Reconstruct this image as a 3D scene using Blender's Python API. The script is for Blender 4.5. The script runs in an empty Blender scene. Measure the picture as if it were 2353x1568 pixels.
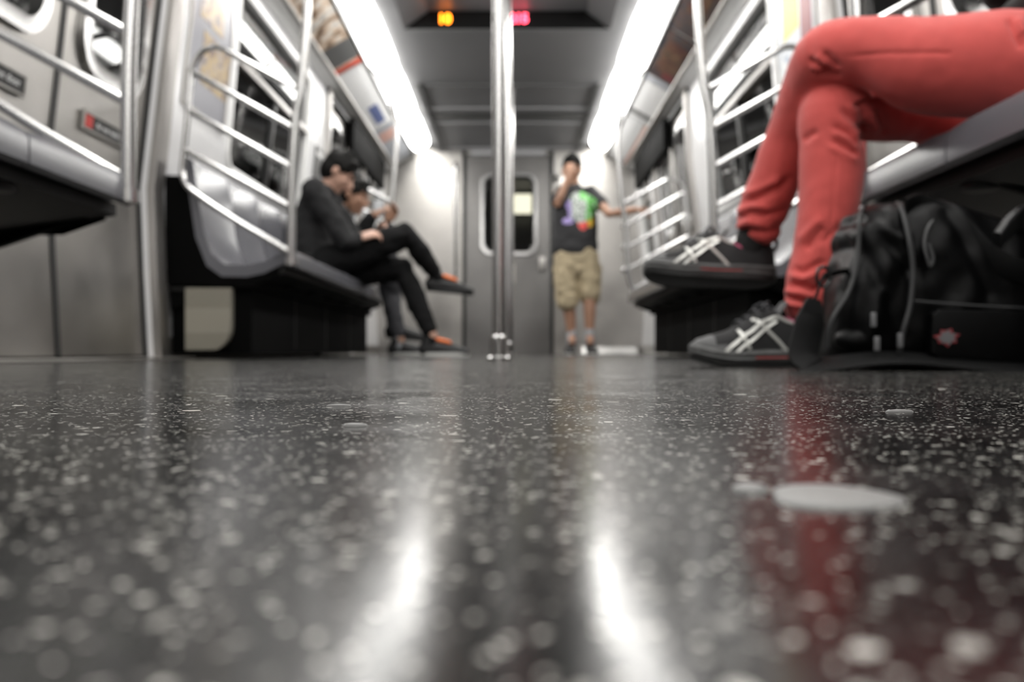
import bpy, bmesh, math, random
import numpy as np
from mathutils import Vector, Matrix, noise
random.seed(7)
S = bpy.context.scene
COL = S.collection
PI = math.pi
V = Vector

# ------------------------------------------------------------------ camera
cam_d = bpy.data.cameras.new('camera')
cam = bpy.data.objects.new('camera', cam_d); COL.objects.link(cam)
F = 2000.0
cam.location = (.05, 0, .03)
cam.rotation_euler = (PI/2, 0, 0)
cam_d.sensor_width = 36
cam_d.lens = 36*F/2353
cam_d.shift_x = -(1183-1176.5)/2353
cam_d.shift_y = (808-784)/2353
cam_d.clip_start = .005
cam_d.dof.use_dof = True
cam_d.dof.focus_distance = .43
cam_d.dof.aperture_fstop = 8.5
S.camera = cam

def at(px, py, D):            # a point at distance D seen at a photo pixel
    return V((.05+(px-1183)*D/F, D, .03+(808-py)*D/F))

# ------------------------------------------------------------------ materials
def nodes(m):
    m.use_nodes = True
    nt = m.node_tree
    return nt, nt.nodes, nt.links, nt.nodes['Principled BSDF']
def mat(name, col, rough=.5, metal=0, nscale=0, namt=0, bump=0, bscale=200, rvar=0, spec=.5, sheen=0):
    m = bpy.data.materials.new(name)
    nt, N, L, b = nodes(m)
    b.inputs['Base Color'].default_value = (*col, 1)
    b.inputs['Roughness'].default_value = rough
    b.inputs['Metallic'].default_value = metal
    b.inputs['Specular IOR Level'].default_value = spec
    if sheen: b.inputs['Sheen Weight'].default_value = sheen
    tc = N.new('ShaderNodeTexCoord')
    if namt or rvar:
        n = N.new('ShaderNodeTexNoise'); n.inputs['Scale'].default_value = nscale or 3
        n.inputs['Detail'].default_value = 5
        L.new(tc.outputs['Object'], n.inputs['Vector'])
        if namt:
            r = N.new('ShaderNodeMapRange')
            r.inputs['To Min'].default_value = 1-namt; r.inputs['To Max'].default_value = 1+namt
            r.inputs['From Min'].default_value = .25; r.inputs['From Max'].default_value = .75
            L.new(n.outputs['Fac'], r.inputs['Value'])
            mx = N.new('ShaderNodeVectorMath'); mx.operation = 'SCALE'
            mx.inputs[0].default_value = col
            L.new(r.outputs[0], mx.inputs['Scale'])
            L.new(mx.outputs[0], b.inputs['Base Color'])
        if rvar:
            r = N.new('ShaderNodeMapRange')
            r.inputs['To Min'].default_value = max(.02, rough-rvar); r.inputs['To Max'].default_value = rough+rvar
            r.inputs['From Min'].default_value = .3; r.inputs['From Max'].default_value = .7
            L.new(n.outputs['Fac'], r.inputs['Value']); L.new(r.outputs[0], b.inputs['Roughness'])
    if bump:
        n2 = N.new('ShaderNodeTexNoise'); n2.inputs['Scale'].default_value = bscale
        n2.inputs['Detail'].default_value = 3
        L.new(tc.outputs['Object'], n2.inputs['Vector'])
        bp = N.new('ShaderNodeBump'); bp.inputs['Strength'].default_value = bump
        bp.inputs['Distance'].default_value = .002
        L.new(n2.outputs['Fac'], bp.inputs['Height']); L.new(bp.outputs[0], b.inputs['Normal'])
    return m
def emis(name, col, s):
    m = bpy.data.materials.new(name)
    nt, N, L, b = nodes(m)
    b.inputs['Base Color'].default_value = (*col, 1)
    b.inputs['Emission Color'].default_value = (*col, 1)
    b.inputs['Emission Strength'].default_value = s
    return m

M = {}
M['steel'] = mat('brushed_steel', (.41,.395,.375), .36, 1, 2.2, .22, .25, 60, .08)
M['steel_dull'] = mat('dull_steel', (.36,.345,.33), .42, 1, 1.6, .25, .2, 40, .08)
M['chrome'] = mat('polished_tube', (.58,.575,.57), .24, 1)
M['wall'] = mat('wall_laminate', (.78,.78,.79), .2, 0, 3, .05)
M['ceil'] = mat('ceiling_panel', (.25,.25,.255), .45, 0, 2, .08)
M['ceil_dark'] = mat('ceiling_trim', (.12,.12,.12), .45)
M['ceil_light'] = mat('ceiling_rib', (.42,.42,.43), .4)
M['white'] = mat('white_enamel', (.8,.8,.79), .3)
M['lamp'] = emis('lamp_diffuser', (1,.985,.95), 15)
M['black'] = mat('black_rubber', (.012,.012,.012), .55)
M['black_gloss'] = mat('black_gloss', (.008,.008,.008), .25)
M['seat'] = mat('grey_seat_plastic', (.135,.135,.15), .27, 0, 6, .05)
M['dark_metal'] = mat('dark_underframe', (.014,.0135,.013), .55, 0, 5, .35, spec=.2)
M['box'] = mat('dark_heater_box', (.0018,.0018,.0018), .7, 0, 4, .3, spec=.06)
M['trimdark'] = mat('dark_trim', (.03,.03,.03), .4, .3)
M['tunnel'] = mat('tunnel_dark', (.02,.02,.02), .8)
M['tunnelcol'] = mat('tunnel_column', (.10,.10,.10), .7)
def glass(name, tint):
    m = bpy.data.materials.new(name); m.use_nodes = True
    nt = m.node_tree; N = nt.nodes; L = nt.links; N.clear()
    o = N.new('ShaderNodeOutputMaterial'); t = N.new('ShaderNodeBsdfTransparent'); g = N.new('ShaderNodeBsdfGlossy')
    t.inputs[0].default_value = (*tint, 1); g.inputs['Roughness'].default_value = .04
    fr = N.new('ShaderNodeFresnel'); fr.inputs[0].default_value = 1.5
    mx = N.new('ShaderNodeMixShader')
    L.new(fr.outputs[0], mx.inputs[0]); L.new(t.outputs[0], mx.inputs[1]); L.new(g.outputs[0], mx.inputs[2])
    L.new(mx.outputs[0], o.inputs[0])
    return m
M['glass'] = glass('window_glass', (.55,.56,.56))

# perforated beige plate
def perf():
    m = mat('beige_perforated_plate', (.33,.31,.26), .45, .3)
    nt = m.node_tree; N = nt.nodes; L = nt.links; b = N['Principled BSDF']
    tc = N.new('ShaderNodeTexCoord'); sx = N.new('ShaderNodeSeparateXYZ'); L.new(tc.outputs['Object'], sx.inputs[0])
    def wave(o, k):
        a = N.new('ShaderNodeMath'); a.operation = 'MULTIPLY'; a.inputs[1].default_value = k; L.new(o, a.inputs[0])
        s = N.new('ShaderNodeMath'); s.operation = 'SINE'; L.new(a.outputs[0], s.inputs[0]); return s.outputs[0]
    a = wave(sx.outputs['X'], 2*PI/.011); c = wave(sx.outputs['Z'], 2*PI/.011)
    p = N.new('ShaderNodeMath'); p.operation = 'MULTIPLY'; L.new(a, p.inputs[0]); L.new(c, p.inputs[1])
    g = N.new('ShaderNodeMath'); g.operation = 'GREATER_THAN'; g.inputs[1].default_value = .35; L.new(p.outputs[0], g.inputs[0])
    # only bands near the top and the bottom are perforated
    ab = N.new('ShaderNodeMath'); ab.operation = 'SUBTRACT'; ab.inputs[1].default_value = .155; L.new(sx.outputs['Z'], ab.inputs[0])
    ac = N.new('ShaderNodeMath'); ac.operation = 'ABSOLUTE'; L.new(ab.outputs[0], ac.inputs[0])
    ad = N.new('ShaderNodeMath'); ad.operation = 'GREATER_THAN'; ad.inputs[1].default_value = .05; L.new(ac.outputs[0], ad.inputs[0])
    g2 = N.new('ShaderNodeMath'); g2.operation = 'MULTIPLY'; L.new(g.outputs[0], g2.inputs[0]); L.new(ad.outputs[0], g2.inputs[1])
    mx = N.new('ShaderNodeMix'); mx.data_type = 'RGBA'; L.new(g2.outputs[0], mx.inputs['Factor'])
    mx.inputs['A'].default_value = (.33,.31,.26,1); mx.inputs['B'].default_value = (.07,.065,.05,1)
    L.new(mx.outputs['Result'], b.inputs['Base Color'])
    return m
M['perf'] = perf()

# speckled floor
def floor_mat():
    m = bpy.data.materials.new('speckled_floor')
    nt, N, L, b = nodes(m)
    tc = N.new('ShaderNodeTexCoord')
    warp = N.new('ShaderNodeTexNoise'); warp.inputs['Scale'].default_value = 120
    L.new(tc.outputs['Object'], warp.inputs['Vector'])
    wv = N.new('ShaderNodeVectorMath'); wv.operation = 'SCALE'; wv.inputs['Scale'].default_value = .006
    L.new(warp.outputs['Color'], wv.inputs[0])
    wa = N.new('ShaderNodeVectorMath'); wa.operation = 'ADD'
    L.new(tc.outputs['Object'], wa.inputs[0]); L.new(wv.outputs[0], wa.inputs[1])
    def chips(scale, keep, rad):
        v = N.new('ShaderNodeTexVoronoi'); v.inputs['Scale'].default_value = scale; v.voronoi_dimensions = '2D'
        L.new(wa.outputs[0], v.inputs['Vector'])
        s = N.new('ShaderNodeSeparateColor'); L.new(v.outputs['Color'], s.inputs[0])
        k = N.new('ShaderNodeMath'); k.operation = 'GREATER_THAN'; k.inputs[1].default_value = 1-keep
        L.new(s.outputs[0], k.inputs[0])
        r = N.new('ShaderNodeMath'); r.operation = 'MULTIPLY'; r.inputs[1].default_value = rad
        L.new(s.outputs[1], r.inputs[0])
        d = N.new('ShaderNodeMath'); d.operation = 'LESS_THAN'; L.new(v.outputs['Distance'], d.inputs[0]); L.new(r.outputs[0], d.inputs[1])
        q = N.new('ShaderNodeMath'); q.operation = 'MULTIPLY'; L.new(k.outputs[0], q.inputs[0]); L.new(d.outputs[0], q.inputs[1])
        w = N.new('ShaderNodeMath'); w.operation = 'MULTIPLY'; L.new(q.outputs[0], w.inputs[0]); L.new(s.outputs[2], w.inputs[1])
        return w.outputs[0]
    c1 = chips(90, .018, .42); c2 = chips(260, .032, .55); c3 = chips(34, .015, .22); c4 = chips(700, .16, .75)
    def mx(a, b_):
        n = N.new('ShaderNodeMath'); n.operation = 'MAXIMUM'; L.new(a, n.inputs[0]); L.new(b_, n.inputs[1]); return n.outputs[0]
    c = mx(mx(c1, c2), mx(c3, c4))
    n = N.new('ShaderNodeTexNoise'); n.inputs['Scale'].default_value = 22; n.inputs['Detail'].default_value = 8
    L.new(tc.outputs['Object'], n.inputs['Vector'])
    cr = N.new('ShaderNodeMapRange'); cr.inputs['From Min'].default_value = .35; cr.inputs['From Max'].default_value = .75
    cr.inputs['To Min'].default_value = .003; cr.inputs['To Max'].default_value = .016
    L.new(n.outputs['Fac'], cr.inputs['Value'])
    mixc = N.new('ShaderNodeMix'); mixc.data_type = 'RGBA'
    L.new(c, mixc.inputs['Factor']); L.new(cr.outputs[0], mixc.inputs['A']); mixc.inputs['B'].default_value = (.75,.73,.68,1)
    L.new(mixc.outputs['Result'], b.inputs['Base Color'])
    n2 = N.new('ShaderNodeTexNoise'); n2.inputs['Scale'].default_value = 14; n2.inputs['Detail'].default_value = 6
    L.new(tc.outputs['Object'], n2.inputs['Vector'])
    rr = N.new('ShaderNodeMapRange'); rr.inputs['From Min'].default_value = .3; rr.inputs['From Max'].default_value = .7
    rr.inputs['To Min'].default_value = .15; rr.inputs['To Max'].default_value = .23
    L.new(n2.outputs['Fac'], rr.inputs['Value']); L.new(rr.outputs[0], b.inputs['Roughness'])
    b.inputs['Specular IOR Level'].default_value = .5
    b.inputs['IOR'].default_value = 1.26
    bn = N.new('ShaderNodeTexNoise'); bn.inputs['Scale'].default_value = 260; bn.inputs['Detail'].default_value = 4
    L.new(tc.outputs['Object'], bn.inputs['Vector'])
    bp = N.new('ShaderNodeBump'); bp.inputs['Strength'].default_value = .05; bp.inputs['Distance'].default_value = .001
    L.new(bn.outputs['Fac'], bp.inputs['Height']); L.new(bp.outputs[0], b.inputs['Normal'])
    return m
M['floor'] = floor_mat()

# ------------------------------------------------------------------ mesh helpers
class MB:
    def __init__(s): s.v = []; s.f = []; s.mi = []; s.cur = 0
    def add(s, vs, fs):
        o = len(s.v); s.v += [tuple(p) for p in vs]
        for f in fs: s.f.append([o+i for i in f]); s.mi.append(s.cur)
        return s
    def box(s, a, b):
        x0,y0,z0 = a; x1,y1,z1 = b
        return s.add([(x0,y0,z0),(x1,y0,z0),(x1,y1,z0),(x0,y1,z0),(x0,y0,z1),(x1,y0,z1),(x1,y1,z1),(x0,y1,z1)],
            [(0,3,2,1),(4,5,6,7),(0,1,5,4),(1,2,6,5),(2,3,7,6),(3,0,4,7)])
    def rings(s, rings, cap=True, closed=False):
        n = len(rings[0]); vs = [p for r in rings for p in r]; fs = []
        m = len(rings)
        for i in range(m if closed else m-1):
            j = (i+1) % m
            for k in range(n):
                l = (k+1) % n
                fs.append((i*n+k, i*n+l, j*n+l, j*n+k))
        if cap and not closed:
            fs.append(tuple(range(n-1,-1,-1))); fs.append(tuple((m-1)*n+k for k in range(n)))
        return s.add(vs, fs)
    def tube(s, path, r, seg=12, closed=False, flat=1.0):
        path = [V(p) for p in path]; n = len(path); rs = []
        rr = r if isinstance(r, (list,tuple)) else [r]*n
        up = None
        for i, p in enumerate(path):
            if closed: t = path[(i+1)%n]-path[i-1]
            else: t = path[min(i+1,n-1)]-path[max(i-1,0)]
            t.normalize()
            if up is None:
                up = V((0,0,1)) if abs(t.z) < .9 else V((0,1,0))
            u = (up - t*up.dot(t)).normalized(); w = t.cross(u); up = u
            rs.append([p+(u*math.cos(a)+w*math.sin(a)*flat)*rr[i] for a in (2*PI*k/seg for k in range(seg))])
        return s.rings(rs, True, closed)
    def loft(s, pts, rad, side=(0,1,0), seg=20, flat=1.0, caps=True):
        """rounded tapered limb; rad entries r or (r_side, r_other)"""
        pts = [V(p) for p in pts]; R = [(q,q*flat) if not isinstance(q,(tuple,list)) else q for q in rad]
        n = len(pts); P = []; RR = []
        def tang(i): return (pts[min(i+1,n-1)]-pts[max(i-1,0)]).normalized()
        if caps:
            t0 = tang(0)
            for k in range(4):
                a = PI/2*(1-k/4)
                if k == 0: a *= .93
                P.append((pts[0]-t0*math.sin(a)*min(R[0]), t0)); RR.append((R[0][0]*math.cos(a), R[0][1]*math.cos(a)))
        for i in range(n): P.append((pts[i], tang(i))); RR.append(R[i])
        if caps:
            t1 = tang(n-1)
            for k in range(1,5):
                a = PI/2*k/4
                if k == 4: a *= .93
                P.append((pts[-1]+t1*math.sin(a)*min(R[-1]), t1)); RR.append((R[-1][0]*math.cos(a), R[-1][1]*math.cos(a)))
        rs = []
        sd = V(side)
        for (p,t),(ra,rb) in zip(P,RR):
            u = sd - t*sd.dot(t)
            if u.length < 1e-4: u = V((1,0,0)) - t*t.x
            u.normalize(); w = t.cross(u)
            rs.append([p+u*math.cos(a)*ra+w*math.sin(a)*rb for a in (2*PI*k/seg for k in range(seg))])
        return s.rings(rs)
    def ball(s, c, r, seg=16, rot=None):
        c = V(c); r = (r,r,r) if not isinstance(r,(tuple,list)) else r
        rs = []
        for i in range(1, seg//2+1):
            a = PI*(i-.5)/(seg//2)
            ring = []
            for k in range(seg):
                b = 2*PI*k/seg
                q = V((r[0]*math.sin(a)*math.cos(b), r[1]*math.sin(a)*math.sin(b), r[2]*math.cos(a)))
                if rot is not None: q = rot @ q
                ring.append(c+q)
            rs.append(ring)
        return s.rings(rs)
    def prism(s, poly, d):
        """poly: 3D points in a plane; d: extrusion vector"""
        n = len(poly); d = V(d)
        vs = [V(p) for p in poly]+[V(p)+d for p in poly]
        return s.add(vs, [tuple(range(n-1,-1,-1)), tuple(range(n,2*n))]+[(i,(i+1)%n,n+(i+1)%n,n+i) for i in range(n)])
    def xf(s, fn):
        s.v = [tuple(fn(V(p))) for p in s.v]; return s
    def obj(s, name, mats, parent=None, smooth=True, bevel=0, sub=0, autos=35):
        me = bpy.data.meshes.new(name)
        L = V((0,0,0))
        if parent is not None:
            q = parent
            while q is not None: L = L+q.location; q = q.parent
        me.from_pydata([tuple(V(p)-L) for p in s.v], [], s.f)
        if not isinstance(mats, (list,tuple)): mats = [mats]
        for m in mats: me.materials.append(m)
        if len(mats) > 1: me.polygons.foreach_set('material_index', s.mi)
        bm = bmesh.new(); bm.from_mesh(me); bmesh.ops.recalc_face_normals(bm, faces=bm.faces)
        if bevel:
            ed = [e for e in bm.edges if len(e.link_faces)==2 and e.calc_face_angle(0) > .6]
            bmesh.ops.bevel(bm, geom=ed, offset=bevel, segments=2, affect='EDGES', profile=.6, clamp_overlap=True)
        if smooth:
            for f in bm.faces: f.smooth = True
            for e in bm.edges:
                if len(e.link_faces)==2 and e.calc_face_angle(0) > math.radians(autos): e.smooth = False
        bm.to_mesh(me); bm.free()
        o = bpy.data.objects.new(name, me); COL.objects.link(o)
        if parent is not None: o.parent = parent
        if sub:
            sm = o.modifiers.new('s','SUBSURF'); sm.levels = sm.render_levels = sub
        return o

def fuse(mb, name, mats, parent, voxel=.006, smooth=4, deform=None, color=None):
    """melt overlapping closed shapes into one continuous skin"""
    tmp = bpy.data.meshes.new('tmp'); tmp.from_pydata(mb.v, [], mb.f)
    bm = bmesh.new(); bm.from_mesh(tmp); bmesh.ops.recalc_face_normals(bm, faces=bm.faces); bm.to_mesh(tmp); bm.free()
    to = bpy.data.objects.new('tmp', tmp); COL.objects.link(to)
    r = to.modifiers.new('r','REMESH'); r.mode = 'VOXEL'; r.voxel_size = voxel; r.adaptivity = 0
    if smooth:
        q = to.modifiers.new('q','SMOOTH'); q.factor = .5; q.iterations = smooth
    bpy.context.view_layer.update()
    dg = bpy.context.evaluated_depsgraph_get()
    me = bpy.data.meshes.new_from_object(to.evaluated_get(dg))
    bpy.data.objects.remove(to); bpy.data.meshes.remove(tmp)
    if deform is not None:
        n = len(me.vertices); co = np.empty(n*3); me.vertices.foreach_get('co', co); co = co.reshape(-1,3)
        no = np.empty(n*3); me.vertex_normals.foreach_get('vector', no); no = no.reshape(-1,3)
        co = deform(co, no); me.vertices.foreach_set('co', co.ravel())
    if not isinstance(mats,(list,tuple)): mats = [mats]
    me.materials.clear()
    for m in mats: me.materials.append(m)
    if color is not None:
        for p in me.polygons: p.material_index = color(p.center, p.normal)
    me.polygons.foreach_set('use_smooth', [True]*len(me.polygons))
    L = V((0,0,0)); q = parent
    while q is not None: L = L+q.location; q = q.parent
    me.transform(Matrix.Translation(-L)); me.update()
    me.name = name
    o = bpy.data.objects.new(name, me); COL.objects.link(o)
    if parent is not None: o.parent = parent
    return o

def thing(name, loc, label, cat, group=None):
    o = bpy.data.objects.new(name, None); COL.objects.link(o); o.location = loc
    o.empty_display_size = .05
    o['label'] = label; o['category'] = cat
    if group: o['group'] = group
    return o
def tag(o, label=None, cat=None, group=None, kind=None):
    if label: o['label'] = label
    if cat: o['category'] = cat
    if group: o['group'] = group
    if kind: o['kind'] = kind
    return o
def smooth_path(pts, k=6):
    P = [V(p) for p in pts]; out = []
    for i in range(len(P)-1):
        p0 = P[max(i-1,0)]; p1 = P[i]; p2 = P[i+1]; p3 = P[min(i+2,len(P)-1)]
        for j in range(k):
            t = j/k
            out.append(.5*((2*p1)+(p2-p0)*t+(2*p0-5*p1+4*p2-p3)*t*t+(3*p1-p0-3*p2+p3)*t**3))
    out.append(P[-1]); return out

# ------------------------------------------------------------------ car section
Y0, YE = -3.0, 8.93
PROF = [(0,1.35),(.33,1.368),(.66,1.38),(.9,1.353),(1.15,1.325),(1.4,1.295),(1.65,1.284),(1.9,1.274)]
def WX(z):
    for (a,xa),(b,xb) in zip(PROF,PROF[1:]):
        if z <= b: return xa+(xb-xa)*max(0,(z-a))/(b-a)
    return PROF[-1][1]
def panel(mb, s, y0, y1, z0, z1, holes=(), off=0.0, th=.02):
    """a slab that follows the side wall, with rectangular holes (ya,yb,za,zb); off>0 is outward"""
    ys = sorted({y0,y1,*[h[0] for h in holes],*[h[1] for h in holes]})
    ys = [y for y in ys if y0-1e-6 <= y <= y1+1e-6]
    zs = sorted({z0,z1,*[h[2] for h in holes],*[h[3] for h in holes],*[p[0] for p in PROF]})
    zs = [z for z in zs if z0-1e-6 <= z <= z1+1e-6]
    def solid(i,j):
        if not (0 <= i < len(ys)-1 and 0 <= j < len(zs)-1): return False
        yc = (ys[i]+ys[i+1])/2; zc = (zs[j]+zs[j+1])/2
        return not any(h[0]<yc<h[1] and h[2]<zc<h[3] for h in holes)
    idx = {}; vs = []; fs = []
    def vi(i,j,k):
        if (i,j,k) not in idx:
            idx[(i,j,k)] = len(vs); vs.append((s*(WX(zs[j])+off+k*th), ys[i], zs[j]))
        return idx[(i,j,k)]
    for i in range(len(ys)-1):
        for j in range(len(zs)-1):
            if not solid(i,j): continue
            fs.append((vi(i,j,0),vi(i+1,j,0),vi(i+1,j+1,0),vi(i,j+1,0)))
            fs.append((vi(i,j,1),vi(i,j+1,1),vi(i+1,j+1,1),vi(i+1,j,1)))
            for di,dj,a,b in ((-1,0,(i,j),(i,j+1)),(1,0,(i+1,j),(i+1,j+1)),(0,-1,(i,j),(i+1,j)),(0,1,(i,j+1),(i+1,j+1))):
                if not solid(i+di,j+dj):
                    fs.append((vi(*a,0),vi(*b,0),vi(*b,1),vi(*a,1)))
    return mb.add(vs, fs)
def rrect(y0,y1,z0,z1,r,n=6):
    out = []
    for cy,cz,a0 in ((y1-r,z1-r,0),(y0+r,z1-r,90),(y0+r,z0+r,180),(y1-r,z0+r,270)):
        for k in range(n+1):
            a = math.radians(a0+90*k/n); out.append((cy+r*math.cos(a), cz+r*math.sin(a)))
    return out
def frame_ring(mb, s, y0,y1,z0,z1, w, r, off=-.008, th=.02, wi=0.0):
    """rounded frame band around an opening, on the side wall"""
    o = rrect(y0-w,y1+w,z0-w,z1+w,r+w); i = rrect(y0+wi,y1-wi,z0+wi,z1-wi,max(r-wi,.01))
    rs = []
    for (oy,oz),(iy,iz) in zip(o,i):
        m1 = (oy*.75+iy*.25, oz*.75+iz*.25); m2 = (oy*.3+iy*.7, oz*.3+iz*.7)
        X = lambda z,d: s*(WX(z)+d)
        rs.append([(X(oz,0.002),oy,oz),(X(m1[1],off),*m1),(X(m2[1],off),*m2),(X(iz,off*.3),iy,iz),(X(iz,th),iy,iz),(X(oz,th),oy,oz)])
    return mb.rings(rs, False, True)

# floor
fl = MB().box((-1.46,Y0,-.05),(1.46,YE+.02,0)).obj('floor', M['floor'], smooth=False); tag(fl, kind='structure')

DOORS = [(2.06,3.36),(6.22,7.52)]
WINS = [(4.22,5.66)]
WINN = [(-2.4,-1.1),(0.1,1.5)]
ZD = 1.86
for s, nm in ((-1,'left'),(1,'right')):
    holes = [(a,b,.0,ZD) for a,b in DOORS]+[(a,b,.93,1.80) for a,b in WINS+WINN]+[(7.95,8.65,.93,1.8)]
    mb = MB(); panel(mb, s, Y0, YE, 0, 1.9, holes, 0, .06)
    w = mb.obj('wall_'+nm, M['wall'], smooth=True); tag(w, kind='structure')
    # kick plate along the floor between the doors
    mb = MB()
    for a,b in ((Y0,2.02),(3.40,6.18),(7.56,YE)):
        mb.box((s*1.345 if s>0 else -1.365,a,0),(1.365 if s>0 else -1.345,b,.09))
    tag(mb.obj('baseboard_'+nm, M['steel_dull'], smooth=False, bevel=.003), kind='structure')

# side doors
def to_mesh(c, name, m):
    to = bpy.data.objects.new('tmp', c); COL.objects.link(to); bpy.context.view_layer.update()
    me = bpy.data.meshes.new_from_object(to.evaluated_get(bpy.context.evaluated_depsgraph_get()))
    bpy.data.objects.remove(to); me.materials.clear(); me.materials.append(m); me.name = name
    o = bpy.data.objects.new(name, me); COL.objects.link(o); return o
def wtext(body, size, m, parent, s, y, z, off=.004, name='lettering'):
    c = bpy.data.curves.new(name,'FONT'); c.body = body; c.size = size; c.extrude = .0004; c.align_x='CENTER'; c.align_y='CENTER'
    c.space_character = 1.1
    o = to_mesh(c, name, m)
    # lean with the wall
    dz = .02; tilt = math.atan2(WX(z+dz)-WX(z-dz), 2*dz)
    up = V((s*math.sin(tilt),0,math.cos(tilt))); right = V((0,-s,0)); nrm = right.cross(up)
    m4 = Matrix((right,up,nrm)).transposed().to_4x4()
    loc = V((s*(WX(z)-off), y, z))
    L = V((0,0,0)); q = parent
    while q is not None: L += q.location; q = q.parent
    o.matrix_basis = Matrix.Translation(loc-L) @ m4
    o.parent = parent
    return o
M['sign_white'] = mat('sign_lettering', (.8,.8,.8), .5)
M['sign_red'] = mat('sign_red', (.5,.03,.025), .5)
k = 0
for (a,b) in DOORS:
    for s in (-1,1):
        k += 1
        d = bpy.data.objects.new('door_%d'%k, None); COL.objects.link(d); d.location = (s*1.36,(a+b)/2,0); tag(d, kind='structure')
        mid = (a+b)/2
        for (p,q,hx) in ((a+.02,mid-.012,0),(mid+.012,b-.02,1)):
            wy0, wy1 = (p+.10, q-.12) if hx == 0 else (p+.12, q-.10)
            lf = MB(); panel(lf, s, p, q, .015, ZD, [(wy0,wy1,.98,1.72)], .022, .03)
            leaf = lf.obj('door_leaf', M['steel'], d)
            fr = MB(); frame_ring(fr, s, wy0,wy1,.98,1.72, .035, .10, off=.002, th=.055, wi=.012)
            # fill the corners
            fr.obj('window_frame', M['chrome'], leaf)
            g = MB(); panel(g, s, wy0-.01,wy1+.01,.97,1.73,(),.04,.004); g.obj('window_glass', M['glass'], leaf)
        ru = MB(); panel(ru, s, mid-.014, mid+.014, .015, ZD, (), .018, .03); ru.obj('rubber_seal', M['black'], d)
        for yy in (a,b):
            ru = MB(); panel(ru, s, yy-.022, yy+.022, .0, ZD, (), .014, .05); ru.obj('rubber_seal', M['black'], d)
        jb = MB()
        panel(jb, s, a-.10, a-.015, 0, 1.9, (), -.03, .05); panel(jb, s, b+.015, b+.115, 0, 1.9, (), -.03, .05)
        j = jb.obj('door_frame', M['steel_dull'], d, bevel=.006)
        hd = MB(); panel(hd, s, a-.1, b+.1, ZD-.02, 1.9, (), -.02, .05); hd.obj('door_header', M['trimdark'], d)
        sl = MB().box((s*1.20 if s>0 else -1.42,a-.05,0),(1.42 if s>0 else -1.20,b+.05,.008)); sl.obj('door_sill', M['steel'], d, bevel=.003)

# side windows
k = 0
for (a,b) in WINN+WINS+[(7.95,8.65)]:
    for s in (-1,1):
        k += 1
        w = bpy.data.objects.new('window_%d'%k, None); COL.objects.link(w); w.location = (s*1.33,(a+b)/2,.9); tag(w, kind='structure')
        fr = MB(); frame_ring(fr, s, a,b,.93,1.80,.035,.09, off=-.012, th=.05, wi=.012); fr.obj('window_frame', M['white'], w)
        g = MB(); panel(g, s, a-.01,b+.01,.92,1.81,(),.03,.005); g.obj('window_glass', M['glass'], w)
        tr = MB(); panel(tr, s, a,b,1.44,1.475,(),.0,.04); tr.obj('transom_bar', M['steel'], w, bevel=.004)
        if b-a > 1:
            mu = MB(); panel(mu, s, (a+b)/2-.02,(a+b)/2+.02,.93,1.44,(),.01,.04); mu.obj('mullion', M['trimdark'], w, bevel=.004)

# tunnel outside
for s, nm in ((-1,'left'),(1,'right')):
    tag(MB().box((s*2.6 if s>0 else -2.75,Y0,-.5),(2.75 if s>0 else -2.6,12,3.2)).obj('tunnel_wall_'+nm, M['tunnel'], smooth=False), kind='structure')
    for i in range(9):
        y = -2+i*1.6+(.4 if s>0 else 0)
        o = MB().box((s*2.1-.08,y,-.5),(s*2.1+.08,y+.16,3)).obj('tunnel_column_%s'%nm if i==0 else 'tunnel_column_%s.%03d'%(nm,i), M['tunnelcol'], smooth=False)
        tag(o, kind='structure')

# ceiling
YS = 5.6
def strip(mb, pts, y0, y1):   # pts: (x,z) polyline seen from inside, thin slab
    n = len(pts)
    vs = [(x,y0,z) for x,z in pts]+[(x,y1,z) for x,z in pts]
    return mb.add(vs, [(i,i+1,n+i+1,n+i) for i in range(n-1)])
cm = MB()
strip(cm, [(-.79,2.10),(-.66,2.10),(-.51,2.22),(.51,2.22),(.66,2.10),(.79,2.10)], Y0, YS)
strip(cm, [(-.79,2.10),(.79,2.10)], YS, YE+.02)
for s in (-1,1):   # cove behind lamps and cards, and the roof edge
    strip(cm, [(s*.79,2.10),(s*.79,2.2),(s*1.0,2.13),(s*1.30,2.02),(s*1.34,1.88)], Y0, YE)
cm.add([(-.79,YS,2.10),(.79,YS,2.10),(.51,YS,2.22),(-.51,YS,2.22)], [(0,1,2,3)])
tag(cm.obj('ceiling', M['ceil'], smooth=False), kind='structure')
tag(MB().box((-1.4,Y0,2.235),(1.4,YE,2.25)).obj('roof_slab', M['tunnel'], smooth=False), kind='structure')
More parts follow.
